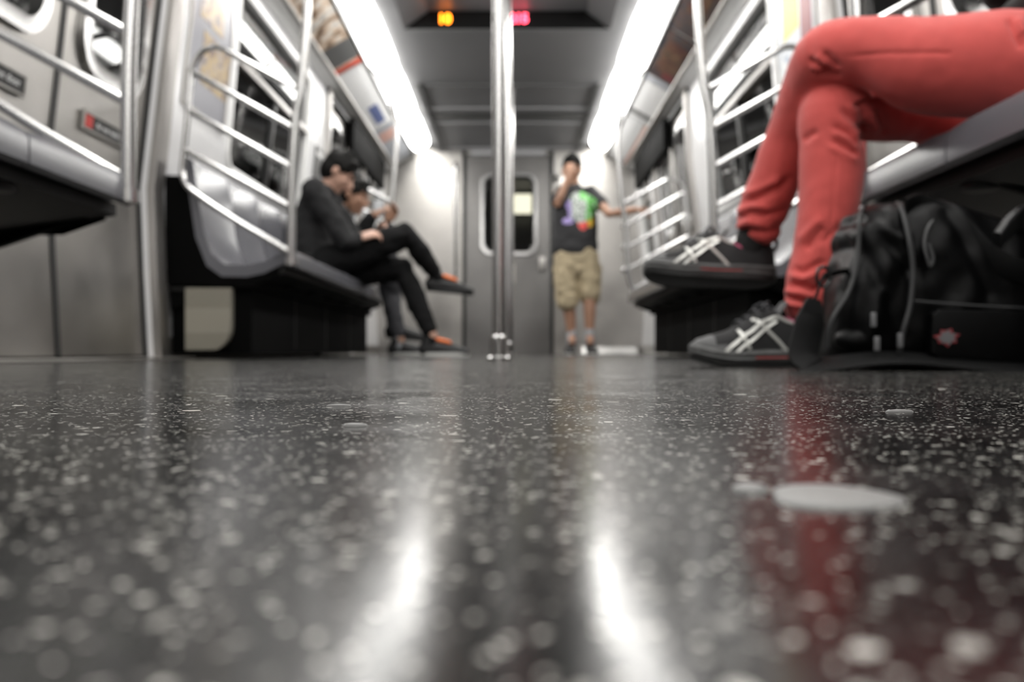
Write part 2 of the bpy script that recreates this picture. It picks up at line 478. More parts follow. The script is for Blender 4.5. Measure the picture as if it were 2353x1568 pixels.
# ceiling seams and ribs
i = 0
for y, w, m in ((7.40,.05,'ceil_light'),(7.62,.16,'ceil_dark'),(7.86,.04,'ceil_light'),(6.75,.02,'ceil_dark'),(8.86,.07,'ceil_light')):
    i += 1
    hw = .74 if m != 'ceil_dark' else .72
    tag(MB().box((-hw,y-w/2,2.088),(hw,y+w/2,2.102)).obj('trim_%d'%i, M[m], smooth=False, bevel=.003), kind='structure')
for s in (-1,1):
    i += 1
    tag(MB().box((s*.70-.02,6.7,2.08),(s*.70+.02,YE,2.102)).obj('trim_%d'%i, M['ceil_dark'], smooth=False, bevel=.003), kind='structure')
    # cove trim rails either side of the cards
    for (x,z,r) in ((1.185,1.915,.018),(.985,2.035,.012)):
        i += 1
        tag(MB().tube([(s*x,Y0,z),(s*x,YE,z)], r, 10).obj('trim_%d'%i, M['steel'] if r>.015 else M['trimdark']), kind='structure')
    i += 1
    cv = MB(); strip(cv, [(s*1.185,1.90),(s*1.275,1.885)], Y0, YE); tag(cv.obj('trim_%d'%i, M['white'], smooth=False), kind='structure')
    i += 1
    cv = MB(); strip(cv, [(s*.99,2.045),(s*1.195,1.93)], Y0, YE); tag(cv.obj('trim_%d'%i, M['white'], smooth=False), kind='structure')
# dark header over the far doors
for s in (-1,1):
    i += 1
    hb = MB(); panel(hb, s, 6.9, 8.55, 1.62, 1.885, (), -.055, .05); tag(hb.obj('trim_%d'%i, M['box'], bevel=.01), kind='structure')

# lamps: a row of diffusers on each side of the ceiling
for s, nm in ((-1,'left'),(1,'right')):
    y = -2.95; j = 0
    while y < 8.5:
        y1 = min(y+1.16, 8.72); L_ = y1-y
        t = thing('ceiling_lamp', (s*.87,(y+y1)/2,2.07), '', 'lamp', 'fluorescent ceiling lamps')
        # slightly bowed diffuser, rounded ends
        mb = MB(); rs = []
        for q in range(9):
            yy = y+.012+(L_-.024)*q/8
            e = min(q, 8-q); sh = (.018 if e == 0 else 0.004 if e == 1 else 0)
            prof = []
            for u in range(7):
                f = u/6; x = .782+sh+(.968-.782-2*sh)*f; z = 2.092+(2.032-2.092)*f - .045*math.sin(PI*f)
                prof.append((s*x,yy,z))
            prof += [(s*(.968-sh),yy,2.06),(s*(.782+sh),yy,2.115)]
            rs.append(prof)
        mb.rings(rs); mb.obj('diffuser', M['lamp'], t)
        eb = MB().box((min(s*.79,s*.96),y-.012,2.06),(max(s*.79,s*.96),y+.012,2.09)); eb.obj('end_cap', M['white'], t, smooth=False)
        side = 'left' if s<0 else 'right'
        ords = ['first','second','third','fourth','fifth','sixth','seventh','eighth','ninth','tenth']
        t['label'] = 'glowing white ceiling lamp diffuser, %s from the end wall in the %s-hand row' % ('@', side)
        t['_y'] = j
        y = y1+.0; j += 1
    ls = [o for o in COL.objects if o.name.startswith('ceiling_lamp') and o.location.x*s > 0]
    ls.sort(key=lambda o: -o.location.y)
    for q, o in enumerate(ls):
        o['label'] = o['label'].replace('@', ords[q]); del o['_y']

# end wall with door
EW = YE
ew = MB()
ew.box((-1.42,EW,0),(-.46,EW+.05,2.12)).box((.42,EW,0),(1.42,EW+.05,2.12)).box((-.46,EW,2.06),(.42,EW+.05,2.12))
tag(ew.obj('wall_end', M['steel'], smooth=False), kind='structure')
d = bpy.data.objects.new('door_5', None); COL.objects.link(d); d.location = (-.02,EW,0); tag(d, kind='structure')
DM = mat('end_door_steel', (.20,.195,.19), .4, 1, 1.6, .25, .2, 40, .08)
wx0,wx1,wz0,wz1 = -.28,.26,1.04,1.84
lf = MB()
for a,b in (((-.46,EW+.02,0),(wx0,EW+.05,2.06)),((wx1,EW+.02,0),(.42,EW+.05,2.06)),((wx0,EW+.02,0),(wx1,EW+.05,wz0)),((wx0,EW+.02,wz1),(wx1,EW+.05,2.06))): lf.box(a,b)
leaf = lf.obj('door_leaf', DM, d, smooth=False)
o_ = rrect(wx0-.035,wx1+.035,wz0-.035,wz1+.035,.12); i_ = rrect(wx0+.03,wx1-.03,wz0+.03,wz1-.03,.08)
fr = MB(); fr.rings([[(ox,EW+.03,oz),(ox*.8+ix*.2,EW-.012,oz*.8+iz*.2),(ox*.3+ix*.7,EW-.012,oz*.3+iz*.7),(ix,EW+.02,iz),(ix,EW+.04,iz)] for (ox,oz),(ix,iz) in zip(o_,i_)], False, True)
fr.obj('window_frame', M['chrome'], leaf)
MB().box((wx0,EW+.035,wz0),(wx1,EW+.04,wz1)).obj('window_glass', M['glass'], leaf, smooth=False)
MB().box((.30,EW-.02,.86),(.36,EW+.025,1.0)).obj('door_lock', M['steel'], leaf, bevel=.005)
# door jambs
jb = MB().box((-.49,EW-.02,0),(-.455,EW+.03,2.09)).box((.415,EW-.02,0),(.45,EW+.03,2.09))
jb.obj('door_frame', M['trimdark'], d, bevel=.004)
MB().box((-.40,EW-.03,2.04),(.36,EW+.03,2.09)).obj('door_header', M['ceil_light'], d, bevel=.004)
st = MB().box((-.10,EW+.015,.74),(.05,EW+.021,.93)); stk = st.obj('notice_sticker', mat('sticker_white',(.5,.48,.45),.5), leaf, smooth=False)
MB().box((-.06,EW+.012,.78),(.02,EW+.016,.89)).obj('red_symbol', mat('sticker_red',(.55,.16,.09),.5), stk, smooth=False)
# kick strip wedge, tilted to mirror the ceiling lamps, right of the end door
tag(MB().prism([(.74,EW-.07,.005),(.74,EW,.005),(.74,EW,.075)],(.56,0,0)).obj('trim_30', mat('kick_strip_lamp_mirror',(.9,.9,.88),.25,1), smooth=False), kind='structure')
# next car seen through the end window
nc = MB().box((-1.2,11.4,0),(1.2,11.45,2.3)); tag(nc.obj('wall_next_car', mat('next_car_panel',(.35,.36,.34),.5), smooth=False), kind='structure')
nr = MB().box((-1.2,9.3,2.15),(1.2,11.4,2.2)).box((-1.25,9.3,0),(-1.2,11.4,2.2)).box((1.2,9.3,0),(1.25,11.4,2.2)).box((-1.2,9.3,-.05),(1.2,11.4,0))
tag(nr.obj('ceiling_next_car', mat('next_car_shell',(.10,.10,.10),.6), smooth=False), kind='structure')
t = thing('next_car_lamp', (.12,11.0,1.95), 'small cream lit panel seen through the end door window', 'lamp')
MB().box((.02,11.33,1.83),(.27,11.38,2.08)).obj('lamp_panel', emis('next_car_light',(1,.93,.72),3.2), t, smooth=False)
MB().box((0,11.37,1.81),(.29,11.395,2.10)).obj('lamp_frame', M['trimdark'], t, smooth=False)
tag(MB().box((0,11.36,1.30),(.26,11.39,1.42)).obj('trim_31', M['ceil_light'], smooth=False), kind='structure')
# back end of the car behind the camera
tag(MB().box((-1.42,Y0-.05,0),(1.42,Y0,2.3)).obj('wall_back', M['steel'], smooth=False), kind='structure')

# end wall fittings
for (x,lab,z0,z1) in ((-.555,'thin upright steel grab bar on the end wall, left of the end door',.85,1.9),):
    t = thing('grab_bar', (x,EW,z0), lab, 'grab bar')
    MB().tube(smooth_path([(x,EW-.005,z0),(x,EW-.06,z0+.03),(x,EW-.06,z1-.03),(x,EW-.005,z1)],5), .016).obj('bar', M['chrome'], t)
    for z in (z0,z1): MB().tube([(x,EW-.008,z),(x,EW,z)], .028).obj('mounting_flange', M['chrome'], t)
t = thing('door_latch_box', (.40,EW,1.70), 'small steel latch box beside the top right of the end door', 'latch')
MB().box((.43,EW-.06,1.62),(.56,EW,1.84)).obj('housing', M['steel'], t, bevel=.012)
MB().tube([(.47,EW-.075,1.78),(.47,EW-.055,1.78)], .03).obj('knob', M['black_gloss'], t)

# ------------------------------------------------------------------ LED sign
sg = thing('led_sign', (0,YS-.02,2.10), 'black wedge-ended sign with orange and red lit characters below the ceiling', 'sign')
MB().prism([(-.655,YS-.012,2.104),(.655,YS-.012,2.104),(.50,YS-.012,2.218),(-.50,YS-.012,2.218)],(0,.011,0)).obj('display_panel', M['black_gloss'], sg, smooth=False)
def ftext(body, size, m, parent, loc, name='characters', ext=.001, bold=0):
    c = bpy.data.curves.new(name,'FONT'); c.body = body; c.size = size; c.extrude = ext; c.align_x='CENTER'; c.align_y='CENTER'; c.offset = bold
    o = to_mesh(c, name, m); o.rotation_euler = (PI/2,0,0)
    o.location = V(loc)-parent.location; o.parent = parent; return o
ftext('10', .085, emis('led_orange',(1,.22,.01),7), sg, (.05+(1022-1183)*YS/F, YS-.016, 2.163), bold=.003)
ftext('215', .080, emis('led_red',(1,.06,.11),7), sg, (.05+(1192-1183)*YS/F, YS-.016, 2.166), bold=.003)

# ------------------------------------------------------------------ advert cards above the windows
def adcard(y0, y1, s, base, patches, label, nsc=0):
    t = thing('advert_card', (s*1.09,(y0+y1)/2,1.98), label, 'poster', 'advert cards above the windows')
    A = V((s*1.172,0,1.928)); B = V((s*1.000,0,2.028))      # lower and upper edge
    nrm = V((-s*(B.z-A.z),0,-abs(B.x-A.x))).normalized()
    def quad(u0,v0,u1,v1,lift,th=.0012):
        def P(u,v):
            y = y0+.01+(y1-y0-.02)*u; q = A.lerp(B,v); return V((q.x,y,q.z))+nrm*lift
        return [P(u0,v0),P(u1,v0),P(u1,v1),P(u0,v1)]
    b = MB().prism(quad(0,0,1,1,.004), -nrm*.003).obj('card', base, t, smooth=False)
    for n,(u0,v0,u1,v1,m) in enumerate(patches):
        MB().prism(quad(u0,v0,u1,v1,.0045+.0004*n), nrm*.0006).obj('printed_area', m, t, smooth=False)
    return t
def blotch(name, cols, sc=6):
    m = bpy.data.materials.new(name); nt,N,L,b = nodes(m)
    tc = N.new('ShaderNodeTexCoord'); n = N.new('ShaderNodeTexNoise'); n.inputs['Scale'].default_value = sc; n.inputs['Detail'].default_value = 3
    L.new(tc.outputs['Object'], n.inputs['Vector'])
    r = N.new('ShaderNodeValToRGB'); r.color_ramp.interpolation = 'EASE'
    r.color_ramp.elements.remove(r.color_ramp.elements[0])
    for i,c in enumerate(cols):
        p = .30+.4*i/(len(cols)-1)
        if i == 0: e = r.color_ramp.elements[0]; e.position = p
        else: e = r.color_ramp.elements.new(p)
        e.color = (*c,1)
    L.new(n.outputs['Fac'], r.inputs[0]); L.new(r.outputs[0], b.inputs['Base Color']); b.inputs['Roughness'].default_value = .3
    return m
brown = blotch('print_brown', [(.05,.04,.04),(.25,.16,.10),(.7,.55,.42),(.8,.76,.7),(.12,.10,.10)], 9)
darkp = blotch('print_dark', [(.02,.02,.03),(.05,.05,.06),(.10,.06,.05),(.05,.05,.06),(.02,.02,.03)], 8)
warm = blotch('print_warm', [(.02,.02,.02),(.16,.09,.05),(.08,.02,.02),(.03,.03,.03)], 16)
paper = mat('print_white', (.92,.92,.92), .3); red = mat('print_red', (.65,.10,.06), .35); blue = mat('print_blue', (.12,.16,.36), .35)
greyp = mat('print_grey', (.12,.12,.12), .35); palegrey = mat('print_pale', (.5,.52,.56), .35); pink = mat('print_pink',(.75,.45,.38),.35)
dkred = mat('print_dark_red',(.22,.03,.04),.35)
adcard(4.3,5.98,-1, brown, [(.72,0,.93,1,greyp),(.945,0,1,1,red)], 'photo advert card ending in an orange-red stripe, left of the ceiling')
adcard(6.0,7.5,-1, paper, [(.60,.30,.93,.72,blue)], 'white advert card with a blue patch, on the left beyond the red-striped card')
adcard(7.52,8.8,-1, palegrey, [(.1,.1,.35,.9,pink)], 'last pale advert card on the left by the end wall')
adcard(2.6,4.28,-1, darkp, [], 'dark photo advert card high on the left nearest the front pole')
adcard(4.1,5.35,1, darkp, [(.35,.2,.75,.8,warm)], 'dark advert card with orange-brown print, on the right beside the front pole')
adcard(5.37,6.35,1, darkp, [(.15,.1,.75,.85,warm),(.72,.05,.80,.5,dkred),(.88,0,1,1,palegrey)], 'dark advert card with brown figure and pale end strip, right side')
adcard(6.37,7.3,1, paper, [(.78,0,.9,1,greyp)], 'white advert card with one dark stripe, right side')
adcard(7.32,8.8,1, paper, [(0,0,1,.14,pink)], 'last white advert card on the right with pink lower edge')
adcard(2.4,4.08,1, brown, [(.5,.1,.8,.9,greyp)], 'photo advert card on the right, overhead at the near door')

# wall posters between door and window
def poster(s, y0,y1,z0,z1, base, patches, label):
    t = thing('wall_poster', (s*(WX(z0)),(y0+y1)/2,z0), label, 'poster')
    f = MB(); panel(f, s, y0,y1,z0,z1,[(y0+.015,y1-.015,z0+.015,z1-.015)],-.010,.010); f.obj('poster_frame', M['steel'], t)
    p = MB(); panel(p, s, y0+.012,y1-.012,z0+.012,z1-.012,(),-.005,.004); p.obj('poster_sheet', base, t)
    for (a,b,c,d,m) in patches:
        q = MB(); panel(q, s, y0+(y1-y0)*a,y0+(y1-y0)*b,z0+(z1-z0)*c,z0+(z1-z0)*d,(),-.0065,.0015); q.obj('printed_area', m, t)
    return t
gold = blotch('print_gold', [(.03,.02,.02),(.14,.07,.04),(.36,.24,.08),(.25,.19,.16),(.03,.02,.02)], 14)
bluish = blotch('print_bluish', [(.25,.3,.38),(.6,.63,.66),(.75,.75,.75),(.3,.36,.48)], 9)
yel = mat('print_yellow',(.75,.62,.12),.4)
poster(-1, 3.60,4.12,1.06,1.75, mat('poster_grey',(.20,.20,.23),.3), [(.30,.95,.20,.52,gold),(.2,.75,.58,.9,gold),(.08,.22,.12,.2,greyp)], 'grey wall poster with brown and gold figures, behind the left seat railing')
poster(1, 3.58,4.12,1.0,1.75, mat('poster_pale',(.55,.58,.62),.3), [(.05,.95,.05,.5,bluish),(.4,.8,.6,.93,yel),(.1,.35,.5,.75,dkred)], 'pale blue poster with a yellow patch beside the crossed knee')
# small dark notice on the left wall ahead
t = thing('wall_notice', (-1.28,5.95,1.15), 'small dark notice on the white wall above the seated man', 'sign')
q = MB(); panel(q,-1,5.86,6.04,1.22,1.42,(),-.012,.010); q.obj('plate', greyp, t)
q = MB(); panel(q,-1,5.88,6.02,1.36,1.39,(),-.014,.002); q.obj('printed_area', paper, t)

# door signs
def dsign(s, y0, y1, z, label, redpart, body):
    t = thing('door_sign', (s*(WX(z)),(y0+y1)/2,z), label, 'sign', 'warning strips on the door')
    p = MB(); panel(p, s, y0,y1,z-.026,z+.026,(),.010,.012); p.obj('plate', M['black'], t)
    r = MB(); panel(r, s, y0-.006,y1+.006,z-.032,z+.032,[(y0+.002,y1-.002,z-.025,z+.025)],.008,.010); r.obj('plate_rim', M['steel'], t)
    ya = y0
    if redpart:
        q = MB(); panel(q, s, y0+.006,y0+.055,z-.020,z+.020,(),.0085,.002); q.obj('red_mark', M['sign_red'], t); ya = y0+.05
    wtext(body, .030, M['sign_white'], t, s, (ya+y1)/2, z, off=-.008)
dsign(-1, 2.20,2.53,.80,'black strip sign with white lettering on the nearer left door leaf', False, 'do not lean on door')
dsign(-1, 2.88,3.24,.80,'black strip sign with a red end on the farther left door leaf', True, 'do not hold doors')

# ------------------------------------------------------------------ poles in the aisle
def pole(x, y, ztop, r, label):
    t = thing('stanchion_pole', (x,y,0), label, 'pole', 'upright poles in the aisle')
    MB().tube([(x,y,.0),(x,y,ztop)], r, 20).obj('pole', M['chrome'], t)
    c = MB(); prof = [(0,r*1.8),(.012,r*1.8),(.016,r*1.35),(.075,r*1.30),(.082,r)]
    c.rings([[(x+q*math.cos(a),y+q*math.sin(a),z) for a in (2*PI*k/20 for k in range(20))] for z,q in prof]); c.obj('floor_collar', M['chrome'], t)
    c = MB(); c.rings([[(x+q*math.cos(a),y+q*math.sin(a),ztop-z) for a in (2*PI*k/20 for k in range(20))] for z,q in prof]); c.obj('ceiling_collar', M['chrome'], t)
pole(.0, 2.72, 2.22, .020, 'front steel pole standing in the middle of the aisle')
pole(.012, 4.75, 2.22, .020, 'second steel pole, just behind the front aisle pole')
pole(.022, 6.85, 2.10, .020, 'farthest aisle pole, mostly hidden behind the front poles')

# ------------------------------------------------------------------ benches, heater boxes, barriers
SP = [(1.262,.815),(1.245,.80),(1.225,.66),(1.205,.53),(1.175,.43),(1.12,.382),(1.03,.378),(.95,.395),(.89,.428),(.865,.442),(.845,.438),(.838,.42),(.838,.375),(.852,.368)]
SPU = [(.865,.40),(.90,.385),(.96,.355),(1.03,.340),(1.13,.342),(1.19,.385),(1.235,.50),(1.28,.80),(1.272,.82)]
def bench(s, y0, y1, n, label):
    t = thing('bench', (s*1.3,y0,0), label, 'bench', 'grey moulded benches along the walls')
    w = (y1-y0)/n
    for i in range(n):
        a = y0+i*w+.003; b = y0+(i+1)*w-.003; mb = MB(); rs = []
        K = 9
        for q in range(K):
            f = q/(K-1); y = a+(b-a)*f; sc = math.sin(PI*f)**.5 if 0<f<1 else 0
            e = 1 if q in (0,K-1) else 0
            ring = []
            for (x,z) in SP:
                dz = 0
                if .88 < x < 1.2 and z < .45: dz = -.014*sc
                if x > 1.2 and z > .45: x = x+.012*sc
                ring.append((s*x,y,z+dz - (.004*e if z>.43 else 0)))
            for (x,z) in SPU: ring.append((s*x,y,z-.010))
            rs.append(ring)
        mb.rings(rs); mb.obj('seat', M['seat'], t, autos=50)
    for ye in (y0+.008, y1-.014):  # black sheet standing in for the shade in the gap around the seat shell
        MB().prism([(s*x,ye,z) for x,z in ((1.36,.30),(1.36,.74),(1.262,.74),(1.235,.52),(1.19,.40),(1.10,.352),(1.0,.356),(.90,.385),(.90,.335),(1.0,.30))],(0,.006,0)).obj('gap_shade_sheet', M['box'], t, smooth=False)
    # support frame under the shell
    u = MB().prism([(s*.875,y0+.01,.372),(s*.875,y0+.01,.345),(s*1.30,y0+.01,.275),(s*1.345,y0+.01,.275),(s*1.345,y0+.01,.345),(s*1.2,y0+.01,.345)],(0,y1-y0-.02,0))
    u.obj('underframe', M['dark_metal'], t, smooth=False)
    for i in range(n+1):
        y = min(max(y0+i*w, y0+.03), y1-.03)
        MB().prism([(s*.885,y-.012,.35),(s*1.0,y-.012,.315),(s*1.34,y-.012,.20),(s*1.345,y-.012,.28)],(0,.024,0)).obj('bracket', M['box'], t, smooth=False)
    if y0 < 0:
        c = MB().rings([[(s*.925+q*math.cos(a),1.63+q*math.sin(a),z) for a in (2*PI*k/20 for k in range(20))] for q,z in ((.036,.35),(.036,.334),(.03,.331))]); c.obj('round_plug', M['black'], t)
    return t
nearL = bench(-1, -.60, 2.03, 6, 'grey bench at the left edge, empty, nearest the camera')
nearR = bench(1, -.60, 2.03, 6, 'grey bench under the person in red trousers, right edge')
farL = bench(-1, 3.50, 6.06, 6, 'grey bench behind the left seat railing, with two seated men')
farR = bench(1, 3.50, 6.06, 6, 'grey bench on the right beyond the door, seen between sneakers and railing')
# heater boxes under the benches, perforated plate on one
def heater(s, y0, y1, label, plate):
    t = thing('heater_box', (s*1.2,y0,0), label, 'heater box', 'dark boxes under the benches')
    MB().prism([(s*1.02,y0,.02),(s*1.345,y0,.02),(s*1.345,y0,.30),(s*1.02,y0,.30)],(0,y1-y0,0)).obj('casing', M['box'], t, smooth=False, bevel=.008)
    MB().box((min(s*.99,s*1.345),y0-.03,.285),(max(s*.99,s*1.345),y1,.345)).obj('top_rail', M['box'], t, smooth=False, bevel=.005)
    for q in range(1,4):
        y = y0+(y1-y0)*q/4
        MB().box((s*1.02-.004,y-.004,.04),(s*1.02+.004,y+.004,.28)).obj('panel_seam', M['trimdark'], t, smooth=False)
    if plate:
        # quarter-round perforated end plate
        pts = [(s*1.275,.035)]
        for k in range(8):
            a = PI/2*k/7; pts.append((s*(1.165-.075*math.sin(a)),.035+.10*(1-math.cos(a))))
        pts += [(s*1.09,.285),(s*1.275,.285)]
        MB().prism([(x,y0-.045,z) for x,z in pts],(0,.04,0)).obj('end_plate', M['perf'], t, smooth=False, bevel=.003)
heater(-1, 3.54, 6.30, 'long black heater box under the left bench with a beige perforated end plate', True)
heater(1, 3.60, 6.05, 'long black heater box under the right bench, behind the sneakers', False)
heater(-1, -.6, .9, 'black heater box under the near left bench, out of the picture', False)
heater(1, -.6, 1.15, 'black heater box under the near right bench, behind the bag', False)

POLE = [(.836,1.0),(.80,1.08),(.775,1.4),(.775,1.6),(.82,1.8),(.895,1.94),(.972,2.022)]
def barrier(s, y, far, label):
    t = thing('seat_railing', (s*1.05,y,0), label, 'railing', 'tubular seat-end railings')
    R = .0175
    if not far:
        path = [(.838,.385),(.838,.45),(.836,.7),(.822,.95)]+POLE[1:]
    else:
        path = [(1.22,.385),(1.05,.385),(.955,.40),(.875,.475),(.840,.60),(.834,.75),(.822,.95)]+POLE[1:]
    MB().tube(smooth_path([(s*x,y,z) for x,z in path],8), R, 14).obj('upright_pole', M['chrome'], t)
    # frame loop
    lp = [(.822,1.075),(.95,1.145),(1.06,1.205),(1.13,1.238),(1.19,1.225),(1.232,1.16),(1.243,1.08),(1.252,.95),(1.268,.80),(1.272,.74),(1.25,.685),(1.18,.63)]
    if not far: lp += [(1.05,.545),(.93,.475),(.838,.42)]
    else: lp = lp[:-2]+[(1.272,.6),(1.27,.42)]
    MB().tube(smooth_path([(s*x,y,z) for x,z in lp],6), .0125, 12).obj('frame_loop', M['chrome'], t)
    for zp in ((.915,.76,.60) if not far else (.915,.76,.605)):
        a = (.826 if zp>.8 else .835, zp); b = (1.247+(.91-zp)*.07, zp+.235)
        MB().tube([(s*a[0],y,a[1]),(s*b[0],y,b[1])], .0125, 12).obj('cross_bar', M['chrome'], t)
    if far:
        MB().tube([(s*.86,y,.455),(s*1.27,y,.69)], .0125, 12).obj('cross_bar', M['chrome'], t)
        for zp in (1.065,.915,.76,.605): MB().ball((s*.812 if zp>.8 else s*.818,y+.02,zp), .021).obj('bar_fitting', M['chrome'], t)
    MB().tube([(s*.838,y,.372),(s*.838,y,.40)], .026).obj('foot_flange', M['chrome'], t) if not far else None
    return t
barrier(-1, 2.0, False, 'sloping-bar steel railing at the end of the near left bench')
barrier(1, 1.99, False, 'steel railing behind the red thighs, only its end showing')
barrier(-1, 3.46, False, 'large sloping-bar steel railing before the empty left seat')
barrier(1, 3.45, False, 'sloping-bar steel railing behind the red legs, right side')
barrier(-1, 6.03, True, 'distant steel railing beside the two seated men')
barrier(1, 6.10, True, 'distant steel railing the standing man holds, right side')

# spots stuck on the floor
gum = mat('dried_gum', (.20,.198,.195), .5, spec=.2)
def spot(px, py, wpx, hm, label):
    D = .03*F/(py-808); c = at(px,py,D); w = wpx*D/F/2
    mb = MB(); top = []; K = 26
    r = [1+.13*math.sin(2*a+px)+.08*math.sin(3*a+py) for a in (2*PI*k/K for k in range(K))]
    def ring(f,z): return [(c.x+w*f*r[k]*math.cos(2*PI*k/K), c.y+hm*f*r[k]*math.sin(2*PI*k/K), z) for k in range(K)]
    mb.rings([ring(1,0.0),ring(.97,.0006),ring(.8,.0012),ring(.4,.0014)])
    o = mb.obj('gum_spot', gum); tag(o, label, 'gum spot', 'dried gum spots on the floor')
spot(1915,1146,330,.0125,'large blurred white gum spot on the floor, lower right')
spot(1722,1128,80,.005,'small gum spot touching the left tip of the large white one')
spot(815,981,66,.0022,'thin pale gum spot on the floor left of the pole reflection')
spot(780,935,52,.0018,'sharp thin white fleck on the floor beneath the black heater box')
spot(2068,948,60,.002,'sharp thin white spot on the floor below the black bag')

# ------------------------------------------------------------------ people
skin1 = mat('skin_light', (.55,.33,.25), .5, 0, 12, .08); skin2 = mat('skin_tan', (.38,.21,.14), .5, 0, 12, .08)
skin3 = mat('skin_pale', (.60,.40,.32), .5, 0, 12, .08)
hair_m = mat('black_hair', (.004,.0035,.003), .65, 0, 60, .5, .8, 300, spec=.2)
charcoal = mat('charcoal_knit', (.011,.011,.012), .9, 0, 20, .15, .3, 300)
blackcloth = mat('black_denim', (.005,.005,.0055), .8, 0, 12, .2, .3, 400, spec=.2)
greydenim = mat('dark_grey_denim', (.04,.04,.046), .75, 0, 12, .2, .3, 400)
khaki = mat('khaki_cotton', (.46,.38,.25), .8, 0, 14, .12, .4, 120)
shoe_black = mat('black_shoe', (.015,.015,.016), .5); sole_w = mat('white_sole', (.6,.6,.58), .5)
orange = mat('orange_sock', (.85,.20,.05), .7); sock_grey = mat('grey_sock', (.35,.36,.38), .8)
eye_m = mat('eye', (.03,.02,.02), .2); lip_m = mat('lips', (.35,.13,.11), .5)

def frame(fwd, up):
    f = V(fwd).normalized(); u = V(up); u = (u-f*u.dot(f)).normalized(); r = f.cross(u)   # right
    return f, u, r
def hand(mb, wrist, d, palm, curl=.6, sd=1, sc=1.0):
    """five separate fingers; d: direction of the hand, palm: palm normal (faces the held thing), sd: thumb side"""
    d = V(d).normalized(); n = V(palm); n = (n-d*n.dot(d)).normalized(); t = d.cross(n)*sd     # thumb side
    w = V(wrist)
    mb.loft([w-d*.02*sc, w+d*.02*sc, w+d*.055*sc, w+d*.085*sc], [(.024*sc,.018*sc),(.032*sc,.018*sc),(.040*sc,.016*sc),(.038*sc,.013*sc)], t, 14)
    for i,(o,l,r) in enumerate(((.030,.070,.0088),(.010,.080,.0092),(-.010,.075,.0088),(-.029,.060,.0078))):
        p = w+d*.085*sc+t*o*sc; a = .15+curl*.5; pts = [p-d*.015*sc,p]
        for q,seg in enumerate((.42,.32,.26)):
            dd = d*math.cos(a)+n*math.sin(a)+t*o*1.5*(1-curl); dd.normalize()
            p = p+dd*l*seg*sc; pts.append(p); a += curl*(.9 if q==0 else .8)
        mb.loft(pts, [r*sc*1.05,r*sc*1.05,r*sc,r*sc*.92,r*sc*.78], t, 10)
    p = w+d*.025*sc+t*.026*sc
    q1 = p+(d*.55+t*.6+n*.35).normalized()*.036*sc; q2 = q1+(d*.8+t*.1+n*(.3+curl*.5)).normalized()*.032*sc; q3 = q2+(d*.8-t*.15+n*(.2+curl*.6)).normalized()*.024*sc
    mb.loft([p,q1,q2,q3],[.014*sc,.011*sc,.0100*sc,.0085*sc], n, 10)

def head(mb, c, fwd, up, sc=1.0):
    """skin of the head: skull, jaw, nose, brows, ears, lips"""
    f,u,r = frame(fwd, up); c = V(c); R = Matrix((r,f,u)).transposed()
    P = lambda x,y,z: c+(r*x+f*y+u*z)*sc
    mb.ball(P(0,-.012,.028), (.074*sc,.092*sc,.085*sc), 20, R)
    mb.ball(P(0,.012,-.02), (.062*sc,.075*sc,.085*sc), 20, R)
    mb.loft([P(0,.055,-.085),P(0,.03,-.085)], [(.026*sc,.022*sc),(.045*sc,.028*sc)], r, 14)
    mb.loft([P(0,.083,.012),P(0,.098,-.012),P(0,.106,-.026)], [.008*sc,.010*sc,.013*sc], r, 10)
    for s in (-1,1):
        mb.ball(P(s*.012,.096,-.030), .0085*sc, 8)
        mb.loft([P(s*.012,.083,.030),P(s*.045,.070,.032)], [.009*sc,.008*sc], u, 8)
        mb.ball(P(s*.040,.066,-.018), (.018*sc,.014*sc,.016*sc), 10, R)
        mb.ball(P(s*.074,-.012,-.002), (.009*sc,.018*sc,.030*sc), 10, R)
    mb.loft([P(-.022,.084,-.052),P(0,.092,-.051),P(.022,.084,-.052)], [.005*sc,.0075*sc,.005*sc], u, 8)
def face_bits(t, c, fwd, up, sc=1.0):
    f,u,r = frame(fwd, up); c = V(c); P = lambda x,y,z: c+(r*x+f*y+u*z)*sc; R = Matrix((r,f,u)).transposed()
    for s in (-1,1):
        MB().ball(P(s*.031,.076,.010), (.013*sc,.008*sc,.006*sc), 10, R).obj('eye', eye_m, t)
        MB().loft([P(s*.014,.088,.034),P(s*.032,.085,.039),P(s*.048,.074,.034)], [.004*sc]*3, u, 8).obj('eyebrow', hair_m, t)
    MB().loft([P(-.020,.088,-.0535),P(0,.0965,-.052),P(.020,.088,-.0535)], [.003*sc,.0055*sc,.003*sc], u, 8).obj('mouth', lip_m, t)
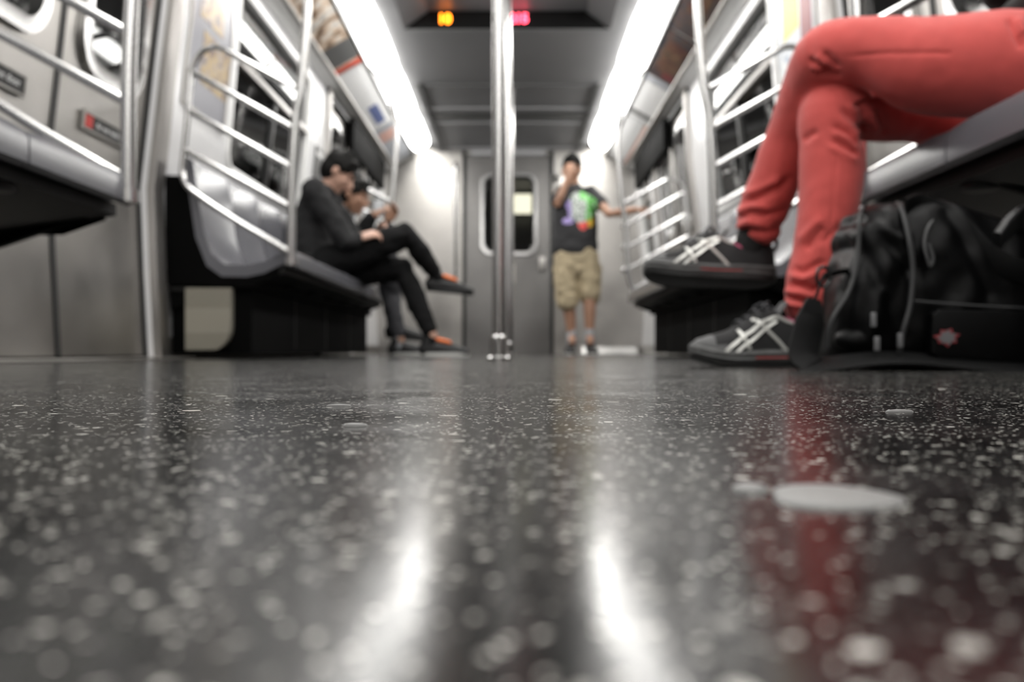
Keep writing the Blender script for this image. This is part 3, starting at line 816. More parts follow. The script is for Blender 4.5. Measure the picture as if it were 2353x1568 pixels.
def hair(t, c, fwd, up, sc=1.0, seed=0):
    f,u,r = frame(fwd, up); c = V(c); R = Matrix((r,f,u)).transposed(); P = lambda x,y,z: c+(r*x+f*y+u*z)*sc
    h = MB()
    h.ball(P(0,-.016,.045), (.081*sc,.094*sc,.080*sc), 20, R)
    h.ball(P(0,-.040,.0), (.077*sc,.068*sc,.082*sc), 18, R)
    h.loft([P(-.05,.045,.088),P(0,.052,.098),P(.05,.045,.088)], [.015*sc,.018*sc,.015*sc], u, 10)
    for s in (-1,1): h.loft([P(s*.072,.022,.05),P(s*.073,.020,.015)], [.010*sc,.007*sc], f, 8)
    rnd = random.Random(seed)
    for i in range(40):
        a = rnd.uniform(0,2*PI); b = rnd.uniform(.1,1.2)
        q = P(.072*math.sin(b)*math.cos(a), -.018+.088*math.sin(b)*math.sin(a), .045+.078*math.cos(b))
        h.loft([q, q+(u*.4+f*rnd.uniform(-.2,.9)+r*rnd.uniform(-.5,.5)).normalized()*.022*sc], [.010*sc,.004*sc], r, 6)
    def deform(co, no):
        n = np.array([noise.noise(V(p)*70) for p in co]); return co+no*(n*.003)[:,None]
    return fuse(h, 'hair', hair_m, t, .006, 2, deform)
def shoe_simple(t, ankle, heel, toe, m, sole, sc=1.0, tongue=None):
    h = V(heel); e = V(toe); d = (e-h).normalized(); side = d.cross(V((0,0,1))).normalized(); u = side.cross(d)
    L_ = (e-h).length
    P = lambda x,z: h+d*x*L_+u*z
    up = MB()
    up.loft([P(.06,.045),P(.30,.050),P(.55,.042),P(.80,.034),P(.95,.028)], [(.033,.040),(.034,.045),(.042,.036),(.045,.026),(.034,.020)], side, 18)
    up.loft([P(.14,.06),P(.18,.10)], [(.034,.042),(.034,.042)], side, 14)
    o = fuse(up, 'shoe', m, t, .006, 3)
    outl = []
    for k in range(28):
        a = 2*PI*k/28; x = .5+.52*math.cos(a); w = .040+.008*math.sin(PI*min(max(x,0),1)*1.0-.6)
        outl.append(P(x,0)+side*w*math.sin(a)*(1 if abs(math.cos(a))<.8 else .95))
    MB().prism(outl, u*.022).obj('sole', sole, t, bevel=.004)
    if tongue: MB().loft([P(.36,.096),P(.60,.080)], [(.030,.014),(.026,.012)], side, 12).obj('laces', tongue, t)
    return o
def folds(amp=.006, sc=14):
    def d(co, no):
        n = np.array([noise.noise(V((p[0]*sc, p[1]*sc, p[2]*sc*1.4))) + .5*noise.noise(V(p)*sc*2.3) for p in co])
        return co+no*(n*amp)[:,None]
    return d

def limb(a, b, c, r):     # joint points with a little flesh between
    a,b,c = V(a),V(b),V(c)
    return [a, a.lerp(b,.35), b, b.lerp(c,.3), c], [r[0], (r[0]*.6+r[1]*.45), r[1], max(r[1]*.98, r[2]*1.3), r[2]]

# ---- the standing man
def standing():
    T = thing('person', (.52,6.9,0), 'standing person in black printed t-shirt and khaki shorts, hand at face, holding the railing', 'person', 'people in the car')
    Y = 6.9
    p = lambda px,py,dy=0: at(px,py,Y+dy)
    hc = p(1314,390); neck = p(1318,432)
    shL, shR = p(1362,447), p(1283,447)          # shoulders as seen (right side of picture, left side)
    hipR, hipL = p(1300,585), p(1350,585)
    kneeA, kneeB = p(1306,692), p(1355,690,-.03)
    ankA, ankB = p(1314,772,.02), p(1355,772,-.04)
    elA = p(1281,468,-.14); wrA = p(1304,412,-.15)
    elB = p(1400,492,-.25); wrB = V((.935,6.33,1.06))
    b = MB()
    head(b, hc, (-.10,-1,-.12), (.05,0,1), .98)
    b.loft([p(1318,447), neck, hc+V((0,0,-.06))], [.052,.050,.050], (1,0,0), 16)
    b.loft([p(1325,575),p(1323,520),p(1321,470),p(1320,448)], [(.14,.10),(.13,.10),(.15,.10),(.08,.07)], (1,0,0), 20)
    for sh,el,wr in ((shR,elA,wrA),(shL,elB,wrB)):
        P_,R_ = limb(sh,el,wr,(.044,.034,.024)); b.loft(P_,R_,(0,1,.2),14)
    for hp,kn,an in ((hipR,kneeA,ankA),(hipL,kneeB,ankB)):
        P_,R_ = limb(hp,kn,an,(.078,.050,.034)); b.loft(P_,R_,(1,0,0),16)
        b.loft([an,an+V((0,-.06,-.05))],[.034,.03],(1,0,0),10)
    hand(b, wrA, (.18,.05,1), (.1,.95,0), .45, 1, .95)
    hand(b, wrB, (.75,-.5,-.1), (.1,-.3,-.9), .9, -1, .95)
    body = fuse(b, 'body', skin2, T, .006, 3)
    face_bits(T, hc, (-.10,-1,-.12), (.05,0,1), .98); hair(T, hc, (-.10,-1,-.12), (.05,0,1), .98, 3)
    # t-shirt
    s_ = MB()
    s_.loft([p(1321,572),p(1322,545),p(1323,500),p(1322,468),p(1320,449)], [(.182,.135),(.178,.130),(.172,.125),(.175,.12),(.10,.085)], (1,0,0), 28)
    s_.loft([p(1323,455),shR+V((.01,0,0)),shR.lerp(elA,.62)], [.075,.072,.062], (0,1,.2), 18)
    s_.loft([p(1323,455),shL+V((-.01,0,0)),shL.lerp(elB,.50)], [.075,.070,.060], (0,1,.2), 18)
    s_.loft([p(1319,436),p(1320,450)], [.062,.075], (1,0,0), 16)
    black = mat('black_cotton',(.022,.022,.024),.8); g = mat('print_green',(.16,.55,.12),.6); w = mat('print_silver',(.55,.6,.56),.6)
    pu = mat('print_violet',(.38,.30,.62),.6); rd = mat('print_scarlet',(.80,.10,.09),.6); ye = mat('print_amber',(.80,.50,.05),.6); dk = mat('print_grey_green',(.10,.13,.11),.6)  # printed inks, the last a dark grey-green
    def col(c, n):
        if n.y > -.25: return 0
        x = 1183+(c.x-.05)*F/Y; y = 808-(c.z-.03)*F/Y
        k = noise.noise(V((c.x*26,3,c.z*26))); j = noise.noise(V((c.x*55,7,c.z*55)))
        dx, dy = x-1333, y-481
        if (dx/33)**2+((dy)/36)**2 < 1+k*.25:
            if dx > 10 or (dx > -4 and dy < -18): return 1 if j < .25 else 2
            if dx < -22 and dy > -15: return 3
            return 2 if j > -.22 else 6
        if (x-1303)**2/160+(y-513)**2/60 < 1: return 3
        if (x-1337)**2/130+(y-520)**2/170 < 1+k*.3: return 4
        if (x-1353)**2/70+(y-512)**2/190 < 1+k*.3: return 5
        return 0
    fuse(s_, 't_shirt', [black,g,w,pu,rd,ye,dk], T, .006, 3, folds(.007,11), col)
    # shorts
    q = MB()
    q.loft([p(1322,566),p(1323,590),p(1325,608)], [(.165,.125),(.175,.13),(.165,.125)], (1,0,0), 26)
    q.loft([p(1300,590),p(1300,640),p(1304,690)], [(.095,.11),(.100,.105),(.092,.095)], (1,0,0), 20)
    q.loft([p(1348,590),p(1352,640),p(1355,678)], [(.095,.11),(.098,.105),(.088,.095)], (1,0,0), 20)
    q.loft([p(1283,620),p(1284,648)], [(.040,.06),(.038,.055)], (1,0,0), 12)
    q.loft([p(1372,615),p(1373,645)], [(.036,.06),(.034,.055)], (1,0,0), 12)
    fuse(q, 'shorts', khaki, T, .007, 2, folds(.009,12))
    for an,dx in ((ankA,-.03),(ankB,.02)):
        MB().loft([an+V((0,0,.035)),an,an+V((0,-.01,-.05))], [.040,.041,.043], (1,0,0), 14).obj('sock', sock_grey, T)
        h = V((an.x,an.y+.06,.0)); shoe_simple(T, an, h, h+V((dx,-.27,0)), shoe_black, sole_w)
standing()

# ---- the two seated men
def seated(Y, name_label, skin, hcpx, shpx, elpx, wrpx, kneeT, footT, kneeB, footB, top, leg, face, oset, phone=None, sock=None, hipz=.50, lean=0):
    hip = V((-1.08,Y,hipz))
    T = thing('person', (-1.05,Y,.0), name_label, 'person', 'people in the car')
    p = lambda q,dy=0: at(q[0],q[1],Y+dy)
    hc = p(hcpx); sh = p(shpx); el = p(elpx,-.20); wr = p(wrpx,-.19)
    shN, shF = sh+V((0,-.17,0)), sh+V((0,.17,0))
    f = V(face).normalized(); upv = V((.35,0,.94))
    nk = sh.lerp(hc,.35)+V((0,0,.0))
    b = MB()
    head(b, hc, f, upv, 1.0)
    b.loft([sh+V((0,0,-.02)), nk, hc-f*.02-upv*.04], [.058,.052,.052], (0,1,0), 16)
    b.loft([hip, hip.lerp(sh,.5)+V((-.05,0,.01)), sh+V((-.01,0,-.01))], [(.12,.09),(.11,.07),(.12,.06)], (0,1,0), 20)
    elF = el+V((.02,.40,.0)); wrF = wr+V((.05,.33,.02))
    for a,e,w in ((shN,el,wr),(shF,elF,wrF)):
        P_,R_ = limb(a,e,w,(.05,.038,.026)); b.loft(P_,R_,(0,0,1),14)
    for h,k,a in ((hip+V((0,-.10,0)),p(kneeT,-.06),p(footT,.10)),(hip+V((0,.10,0)),p(kneeB,.05),p(footB,-.02))):
        P_,R_ = limb(h,k,a,(.075,.05,.034)); b.loft(P_,R_,(0,1,0),14)
    d1 = (V((wr.x,wr.y,wr.z))-V(el)).normalized()
    hand(b, wr, d1+V((.3,.1,-.1)), (0,.5,-.7), .6, 1); hand(b, wrF, (wrF-elF).normalized()+V((.2,-.1,.2)), (.2,-.6,.5), .55, -1)
    fuse(b, 'body', skin, T, .006, 3)
    face_bits(T, hc, f, upv); hair(T, hc, f, upv, 1.04, int(Y*10))
    s_ = MB()
    back = hip.lerp(sh,.5)+V((-.05,0,.01))
    s_.loft([hip+V((0,0,-.02)), hip.lerp(back,.6)+V((-.02,0,0)), back, sh+V((-.01,0,-.01))], [(.19,.14),(.185,.135),(.185,.13),(.17,.095)], (0,1,0), 26)
    s_.loft([sh, nk.lerp(sh,.35)], [.085,.066], (0,1,0), 16)
    for a,e,w in ((shN,el,wr),(shF,elF,wrF)):
        s_.loft([a,a.lerp(e,.5),e,e.lerp(w,.5),w.lerp(e,.06)], [.075,.064,.056,.050,.040], (0,0,1), 16)
    fuse(s_, 'jumper', top, T, .007, 3, folds(.009,13))
    q = MB()
    q.loft([hip+V((-.02,-.07,-.01)),hip+V((-.02,.07,-.01))], [.13,.13], (0,0,1), 18)
    for h,k,a,e in ((hip+V((0,-.10,0)),p(kneeT,-.06),p(footT,.10),0),(hip+V((0,.10,0)),p(kneeB,.05),p(footB,-.02),1)):
        q.loft([h,h.lerp(k,.5),k,k.lerp(a,.4),a.lerp(k,.10)], [.100,.094,.076,.064,.050], (0,1,0), 18)
    fuse(q, 'trousers', leg, T, .007, 3, folds(.008,14))
    for i,(a,k) in enumerate(((p(footT,.10),p(kneeT,-.06)),(p(footB,-.02),p(kneeB,.05)))):
        so = sock or sock_grey
        if i == 0:
            d = V((1,0,-.10)).normalized()
            MB().loft([a.lerp(k,.12),a+V((.01,0,-.03)),a+V((.05,0,-.05))], [.038,.038,.030], (0,1,0), 14).obj('sock', blackcloth, T)
            h = a+V((-.05,0,-.105)); shoe_simple(T, a, h, h+d*.27, shoe_black, shoe_black, tongue=sock)
        else:
            MB().loft([a.lerp(k,.15),a+V((0,0,-.04))], [.038,.036], (0,1,0), 14).obj('sock', blackcloth if sock else so, T)
            h = V((a.x-.06,a.y,.0)); shoe_simple(T, a, h, h+V((.27,0,0)), shoe_black, sole_w, tongue=sock)
    return T, wr, wrF
T1, w1, w1f = seated(5.0, 'seated person in charcoal jumper, orange laces and black trousers, head bowed, nearer of two', skin1,
    (778,398),(738,452),(800,560),(822,548),(935,540),(1000,628),(925,620),(992,772), charcoal, blackcloth, (.80,.10,-.58), 0, sock=orange)
T2, w2, w2f = seated(5.55, 'seated person leaning forward behind the one in charcoal, face lowered to his hand', skin2,
    (813,452),(758,490),(812,565),(852,500),(895,590),(905,740),(880,600),(918,785), blackcloth, greydenim, (.95,-.15,-.28), 0, hipz=.50)
t = thing('phone', w2f+V((.08,-.06,.05)), 'small bright phone held by the seated person behind', 'phone')
c0 = w2+V((.05,0,.06)); t.location = c0
MB().box((c0.x-.035,c0.y-.006,c0.z-.06),(c0.x+.035,c0.y+.006,c0.z+.06)).obj('phone_body', M['black_gloss'], t, bevel=.004)
MB().box((c0.x-.03,c0.y-.0075,c0.z-.05),(c0.x+.03,c0.y-.006,c0.z+.05)).obj('screen', mat('phone_back',(.6,.62,.64),.2,.5), t, smooth=False)
t = thing('wristwatch', w1, 'pale wristwatch on the bowed person in charcoal', 'watch')
MB().tube([w1+V((-.035,0,0))+V((0,.034*math.cos(a),.034*math.sin(a))) for a in (2*PI*k/16 for k in range(16))], .008, 8, True).obj('strap', M['black'], t)
MB().ball(w1+V((-.035,-.036,.0)), (.016,.006,.016), 12).obj('dial', M['white'], t)

# ------------------------------------------------------------------ the person in red trousers, right
redcloth = mat('coral_red_twill', (.60,.085,.075), .72, 0, 30, .06, .35, 700, 0, .3, .25)
blackshirt = mat('black_shirt', (.012,.012,.012), .8, 0, 20, .2, .3, 300)
mesh_dark = mat('shoe_mesh_black', (.011,.011,.012), .75, 0, 0, 0, .8, 900)
mesh_grey = mat('shoe_overlay_grey', (.10,.10,.102), .6, 0, 0, 0, .6, 900)
mid_grey = mat('shoe_midsole_grey', (.07,.07,.07), .6, 0, 40, .3); outs = mat('shoe_outsole_black', (.012,.012,.012), .6)
silver = mat('shoe_silver_trim', (.55,.55,.52), .32, .35); lining = mat('shoe_lining_pink', (.45,.08,.16), .7)
blacksock = mat('black_sock', (.008,.008,.008), .9)
redtrim = mat('shoe_red_trim', (.45,.06,.06), .6); lace_m = mat('dark_lace', (.05,.05,.055), .8)

def sneaker(T, heel, d, upv, L_=.285, cam_side=1):
    h = V(heel); d = V(d).normalized(); u = V(upv); u = (u-d*u.dot(d)).normalized(); sd = d.cross(u)
    P = lambda x,y,z: h+d*x*L_+sd*y+u*z
    def interp(tab, t):
        for (a,va),(b,vb) in zip(tab,tab[1:]):
            if t <= b:
                f = (t-a)/(b-a); f = f*f*(3-2*f)*.5+f*.5; return va+(vb-va)*f
        return tab[-1][1]
    W = [(0,.018),(.04,.031),(.12,.038),(.25,.040),(.40,.038),(.52,.038),(.65,.045),(.78,.048),(.88,.044),(.95,.034),(1,.014)]
    ZT = [(0,.085),(.05,.104),(.13,.094),(.27,.080),(.37,.094),(.46,.112),(.55,.108),(.66,.088),(.76,.070),(.86,.060),(.94,.050),(1,.036)]
    C = [(0,.004),(.3,-.002),(.6,0),(.8,.006),(1,.010)]           # bend of the last
    spring = lambda t: .016*max(0,(t-.72)/.28)**2+.005*max(0,(.1-t)/.1)
    zb = lambda t: .030-.008*t+spring(t)
    def S_(t, v):     # v -1..1 : side height, sign picks the side
        w = interp(W,t); top = interp(ZT,t)+spring(t)*.6; a = abs(v)*PI/2
        y = w*max(0,math.cos(a))**.62; z = zb(t)-.004+(top-zb(t)+.004)*math.sin(a)**.85
        return (interp(C,t)+math.copysign(y,v), z)
    K = 40; NV = 22; rs = []; sec = []
    for i in range(K):
        t = .002+.996*i/(K-1); ring = []
        for j in range(NV+1):
            v = -1+2*j/NV
            vv = math.copysign(1-abs(v), v) if v != 0 else 1
            # run from one sole edge, over the top, to the other
            if j <= NV/2: y,z = S_(t, -(j/(NV/2)))
            else: y,z = S_(t, (NV-j)/(NV/2))
            ring.append(P(t,y,z))
        rs.append(ring)
    mb = MB(); n = NV+1
    mb.v = [tuple(p) for r in rs for p in r]
    for i in range(K-1):
        t = (i+.5)/(K-1)
        for j in range(NV):
            hi = min(j,NV-1-j)/(NV/2)
            grey = t > .86 and hi > .15 or (t > .80 and hi < .25)
            mb.f.append([i*n+j,(i+1)*n+j,(i+1)*n+j+1,i*n+j+1]); mb.mi.append(1 if grey else 0)
        mb.f.append([i*n,i*n+NV,(i+1)*n+NV,(i+1)*n]); mb.mi.append(0)
    mb.f.append(list(range(n))); mb.mi.append(0); mb.f.append([(K-1)*n+j for j in range(n)][::-1]); mb.mi.append(1)
    up = mb.obj('sneaker', [mesh_dark, mesh_grey], T, autos=60); up['label'] = 'dark mesh running shoe with silver stripes'
    # midsole and outsole
    def outline(grow, z, sc=0):
        pts = []; N_ = 24
        for i in range(N_+1):
            t = i/N_; tt = .5-.5*math.cos(PI*t); w = interp(W,tt)+grow; e = 0 if 0<i<N_ else -.012
            pts.append((tt,interp(C,tt)+w+e,z))
        for i in range(N_-1,0,-1):
            t = i/N_; tt = .5-.5*math.cos(PI*t); w = interp(W,tt)+grow
            pts.append((tt,interp(C,tt)-w,z))
        return pts
    def slab(levels, name, m):
        q = MB(); rr_ = []
        for grow,zf in levels:
            rr_.append([P((x-.5)*(1+grow*3)+.5,y,zf(x)) for x,y,_ in outline(grow,0)])
        q.rings(rr_); return q.obj(name, m, up, autos=50)
    slab([(.002,lambda x:.009+spring(x)),(.006,lambda x:.014+spring(x)),(.003,lambda x:.021-.003*x+spring(x)),(.006,lambda x:.028-.005*x+spring(x)),(.001,lambda x:zb(x)+.006)],'midsole',mid_grey)
    slab([(-.004,lambda x:.0+spring(x)),(.002,lambda x:.002+spring(x)),(.003,lambda x:.0095+spring(x))],'outsole',outs)
    # stripes on both sides
    lines = [([(.83,.02),(.77,.26),(.70,.42),(.60,.54),(.48,.66),(.34,.80)],.0042),
             ([(.76,.02),(.70,.18),(.62,.30),(.54,.42),(.46,.56)],.0038),
             ([(.72,.78),(.70,.50),(.655,.10)],.0042),
             ([(.62,.88),(.575,.60),(.50,.30),(.39,.03)],.0042)]
    for side in (1,-1):
        for pl,w in lines:
            path = smooth_path([(a,b,0) for a,b in pl],5); L0 = []
            for i,q in enumerate(path):
                y,z = S_(q.x, q.y*.86*side); c = P(q.x,y+side*.0012,z)
                qn = path[min(i+1,len(path)-1)]; qp = path[max(i-1,0)]
                y2,z2 = S_(qn.x,qn.y*.86*side); y1,z1 = S_(qp.x,qp.y*.86*side)
                L0.append(c)
            st = MB(); rr_ = []
            for i,c in enumerate(L0):
                tg = (L0[min(i+1,len(L0)-1)]-L0[max(i-1,0)]).normalized()
                nn = (sd*side*.9+u*.35); nn = (nn-tg*nn.dot(tg)).normalized(); b_ = tg.cross(nn)
                rr_.append([c+b_*w*.9+nn*.0002-nn*.002, c+b_*w*.7+nn*.0014, c-b_*w*.7+nn*.0014, c-b_*w*.9-nn*.0018])
            st.rings(rr_); st.obj('side_stripe', silver, up)
        # red accent along the midsole
        pth = [P(x,interp(C,x)+side*(interp(W,x)+.0065),.019-.003*x+spring(x)) for x in (.62,.5,.4,.3)]
        MB().tube(pth,.0011,8).obj('accent_line', redtrim, up)
    # collar
    ring = []
    for k in range(28):
        a = 2*PI*k/28; x = .20+.165*math.cos(a); yy = interp(C,x)+.027*math.sin(a)
        ring.append(P(x,yy,interp(ZT,x)-.001-.004*abs(math.sin(a))))
    MB().tube(ring,.0048,8,True).obj('collar_lining', lining, up)
    MB().loft([P(.43,0,.100),P(.37,0,.122)],[(.024,.006),(.020,.005)],sd,12).obj('tongue', mesh_grey, up)
    for q in range(5):
        x = .46+.055*q; z = interp(ZT,x)+.002
        MB().tube(smooth_path([P(x-.01,-.022,z-.012),P(x,-.012,z-.001),P(x+.012,.0,z+.002),P(x+.02,.012,z-.003),P(x+.026,.022,z-.014)],3),.0028,8).obj('lace', lace_m, up)
    for sgn in (-1,1):
        MB().tube(smooth_path([P(.46,0,.113),P(.50,sgn*.018,.124),P(.55,sgn*.026,.114),P(.51,sgn*.012,.108),P(.47,0,.112)],4),.0024,8).obj('lace', lace_m, up)
    # heel pull loop
    MB().tube(smooth_path([P(.02,0,.098),P(-.015,0,.110),P(-.035,0,.100),P(-.02,0,.086),P(.0,0,.080)],4),.0045,8).obj('heel_tab', outs, up)
    return up

class SM(MB):
    def loft(s, pts, rad, side=(0,1,0), seg=48, flat=1.0, caps=True):
        if len(pts) > 2:
            rr = [q if isinstance(q,tuple) else (q,q) for q in rad]
            k = 6; P_ = smooth_path(pts, k); A_ = smooth_path([(a,b,0) for a,b in rr], k)
            return MB.loft(s, P_, [(a.x,a.y) for a in A_], side, 48)
        return MB.loft(s, pts, rad, side, 48)
def hero():
    T = thing('person', (1.15,1.75,0), 'person in coral red trousers with crossed legs and dark running shoes, seated at right', 'person', 'people in the car')
    p = at
    # trousers
    q = SM()
    q.loft([p(1750,516,1.905),p(1752,490,1.90),p(1786,400,1.87),p(1824,306,1.835),p(1862,205,1.765),p(1903,128,1.69),p(2000,120,1.645),p(2140,152,1.60),p(2353,154,1.57),(1.12,1.62,.505)],
        [.047,.053,.053,.055,.057,.061,.066,.088,.096,.105], (0,1,0), 24)
    q.loft([p(1855,700,1.71),p(1862,650,1.71),p(1880,585,1.71),p(1897,505,1.71),p(1910,420,1.71),p(1912,330,1.71),p(1918,252,1.725),p(2035,262,1.77),p(2130,266,1.81),(1.16,1.87,.485)],
        [.044,.047,.050,.056,.061,.0605,.063,.057,.062,.095], (0,1,0), 24)
    q.loft([(1.17,1.62,.51),(1.17,1.87,.49)],[.115,.105],(0,0,1),18)
    q.loft([(1.17,1.745,.50),(1.185,1.745,.62)],[(.17,.115),(.165,.11)],(0,1,0),24)
    FO = [  # polyline in the photo, distance, depth (m), width (px)
        ([(1932,249),(1960,268),(1989,297),(1986,344)],1.72,-.0065,9),([(1945,240),(1975,262),(2003,290)],1.72,.004,9),
        ([(1912,287),(1951,306),(1978,338)],1.71,-.006,8),([(1915,300),(1950,322),(1975,348)],1.71,.004,8),
        ([(1906,318),(1944,338),(1976,356)],1.71,-.005,8),([(1900,332),(1940,355),(1975,372)],1.71,.003,9),
        ([(1957,236),(1995,220),(2045,217)],1.74,.004,7),([(1955,246),(1995,231),(2040,228)],1.74,-.004,7),
        ([(1976,249),(1995,309)],1.75,-.005,7),([(2018,252),(2037,310)],1.77,-.005,8),([(2000,250),(2015,308)],1.77,.004,8),
        ([(1846,325),(1858,312),(1880,302)],1.71,-.004,7),
        ([(1849,575),(1870,548),(1897,520)],1.71,-.005,10),([(1835,560),(1860,530),(1890,500)],1.71,.003,10),
        ([(1880,560),(1910,540),(1940,515)],1.71,-.004,9),
        ([(1820,618),(1845,625),(1870,612),(1900,600)],1.71,-.005,8),([(1815,632),(1845,642),(1880,628)],1.71,.005,8),
        ([(1807,655),(1845,656),(1870,668),(1900,650)],1.71,-.0075,8),([(1803,668),(1840,674),(1870,684)],1.71,.006,7),
        ([(1800,684),(1840,690),(1870,700)],1.71,-.0075,7),([(1800,698),(1840,702),(1880,712)],1.71,.006,7),
        ([(1858,134),(1885,152),(1910,168)],1.70,-.006,7),([(1893,118),(1912,140),(1928,160)],1.68,-.005,8),([(1875,126),(1900,150)],1.70,.004,8),
        ([(1877,166),(1905,172),(1935,172)],1.71,-.006,8),([(1865,150),(1890,165)],1.71,.004,7),
        ([(2322,40),(2335,80),(2352,112)],1.58,-.006,9),([(2338,40),(2352,80)],1.58,.005,9),
        ([(1700,470),(1740,452),(1790,430),(1820,405)],1.88,-.007,11),([(1710,450),(1750,436),(1800,410)],1.88,.005,10),
        ([(1680,510),(1720,488),(1760,496),(1810,480)],1.90,-.006,9),([(1690,495),(1725,474),(1770,478)],1.90,.004,9),
        ([(1690,545),(1716,528),(1760,536),(1810,520)],1.90,-.006,8),([(1680,530),(1716,512),(1760,518)],1.90,.004,8),
        ([(1919,345),(1916,420),(1912,500),(1890,600)],1.71,-.0022,3),
        ([(1944,130),(2040,122),(2136,121),(2343,125)],1.62,-.0025,3.5),
    ]
    def deform(co, no):
        out = co.copy()
        px = 1183+(co[:,0]-.05)*F/co[:,1]; py = 808-(co[:,2]-.03)*F/co[:,1]
        for pl,D,amp,w in FO:
            best = np.full(len(co), 1e9); tt = np.zeros(len(co)); n = len(pl)-1
            for i,((ax,ay),(bx,by)) in enumerate(zip(pl,pl[1:])):
                dx,dy = bx-ax,by-ay; L2 = dx*dx+dy*dy
                t = np.clip(((px-ax)*dx+(py-ay)*dy)/L2,0,1)
                d = np.hypot(px-ax-t*dx, py-ay-t*dy); m = d < best
                best[m] = d[m]; tt[m] = (i+t[m])/n
            amp = amp*1.45; k = np.exp(-(best/w)**2)*np.clip(np.minimum(tt,1-tt)*5+.15,0,1)
            k *= (np.abs(co[:,1]-D) < .11)*(no[:,1] < .35)
            out += no*(k*amp)[:,None]
        nz = np.array([noise.noise(V(q_)*16)+.4*noise.noise(V(q_)*38) for q_ in co])
        return out+no*(nz*.0022)[:,None]
    tr = fuse(q, 'trousers', redcloth, T, .0042, 6, deform)
    # shirt
    s_ = MB()
    s_.loft([(1.17,1.745,.60),(1.19,1.745,.68),(1.22,1.745,.85),(1.19,1.745,1.02),(1.16,1.745,1.12)],[(.17,.12),(.165,.115),(.18,.115),(.19,.10),(.10,.075)],(0,1,0),26)
    A = ((V((1.17,1.565,1.06)),V((1.20,1.50,.82)),V((1.07,1.60,.80))),(V((1.17,1.925,1.06)),V((1.20,1.99,.82)),V((1.07,1.83,.80))))
    s_.loft([(1.06,1.60,.672),(1.06,1.80,.66)],[(.055,.085),(.05,.085)],(0,0,1),18)
    for a,e,w in A: s_.loft([a,a.lerp(e,.5),e,e.lerp(w,.5),w],[.058,.055,.050,.045,.038],(0,0,1),16)
    fuse(s_, 'shirt', blackshirt, T, .007, 3, folds(.008,12))
    b = MB(); hc = V((1.10,1.745,1.285))
    head(b, hc, (-1,0,-.25), (-.2,0,1)); b.loft([(1.15,1.745,1.08),(1.13,1.745,1.18),(1.115,1.745,1.25)],[.06,.055,.052],(0,1,0),16)
    b.loft([(1.18,1.745,.66),(1.20,1.745,1.0)],[(.12,.08),(.13,.08)],(0,1,0),18)
    for (a,e,w),tw in zip(A,(1,-1)):
        b.loft([a,e,w],[.04,.032,.025],(0,0,1),12)
        hand(b, w, (V((.98,1.715,.79))-w), (0,0,-1), .35, -tw)
    # ankles inside the trouser legs
    b.loft([p(1786,400,1.87),p(1752,500,1.91),p(1722,575,1.92)],[.04,.032,.024],(0,1,0),14)
    b.loft([p(1895,600,1.71),p(1862,680,1.71),p(1862,760,1.71)],[.036,.033,.032],(0,1,0),14)
    fuse(b, 'body', skin1, T, .006, 3)
    face_bits(T, hc, (-1,0,-.25), (-.2,0,1)); hair(T, hc, (-1,0,-.25), (-.2,0,1), 1.02, 5)
    so = MB().loft([p(1752,500,1.91),p(1728,550,1.918),p(1708,600,1.922)],[.038,.0345,.028],(0,1,0),18); so.obj('sock', blacksock, T)
    so = MB().loft([p(1860,690,1.71),p(1862,730,1.71),p(1866,780,1.71)],[.038,.036,.033],(0,1,0),18); so.obj('sock', blacksock, T)
    # crossed foot, hanging; standing foot on the floor
    sneaker(T, p(1778,658,1.915), (-1,-.06,.04), (.04,.20,1))
    sneaker(T, V((.678,1.70,.0005)), (-1,-.06,0), (0,0,1))
hero()

# ------------------------------------------------------------------ the black bag
nylon = mat('black_nylon', (.0016,.0016,.0018), .38, 0, 18, .3, .35, 500, spec=.16)
webbing = mat('black_webbing', (.0022,.0022,.0024), .55, 0, 0, 0, .5, 900, spec=.2)
piping = mat('grey_piping', (.03,.03,.031), .5); buckle_m = mat('dark_buckle', (.30,.30,.31), .3, .6)
greyfab = mat('grey_side_fabric', (.030,.030,.031), .5, 0, 20, .2, .3, 400)
def ribbon(mb, path, wdir, w, th):
    P_ = [V(q) for q in path]; rr_ = []
    wd_ = wdir if isinstance(wdir, list) else [wdir]*len(P_)
    ww = w if isinstance(w, list) else [w]*len(P_)
    for i,c in enumerate(P_):
        tg = (P_[min(i+1,len(P_)-1)]-P_[max(i-1,0)]).normalized(); b_ = V(wd_[i]); b_ = (b_-tg*b_.dot(tg)).normalized(); n = tg.cross(b_)
        h_ = ww[i]/2
        rr_.append([c+b_*h_+n*th*.3, c+b_*h_*.9+n*th*.5, c-b_*h_*.9+n*th*.5, c-b_*h_+n*th*.3, c-b_*h_-n*th*.3, c-b_*h_*.9-n*th*.5, c+b_*h_*.9-n*th*.5, c+b_*h_-n*th*.3])
    return mb.rings(rr_)
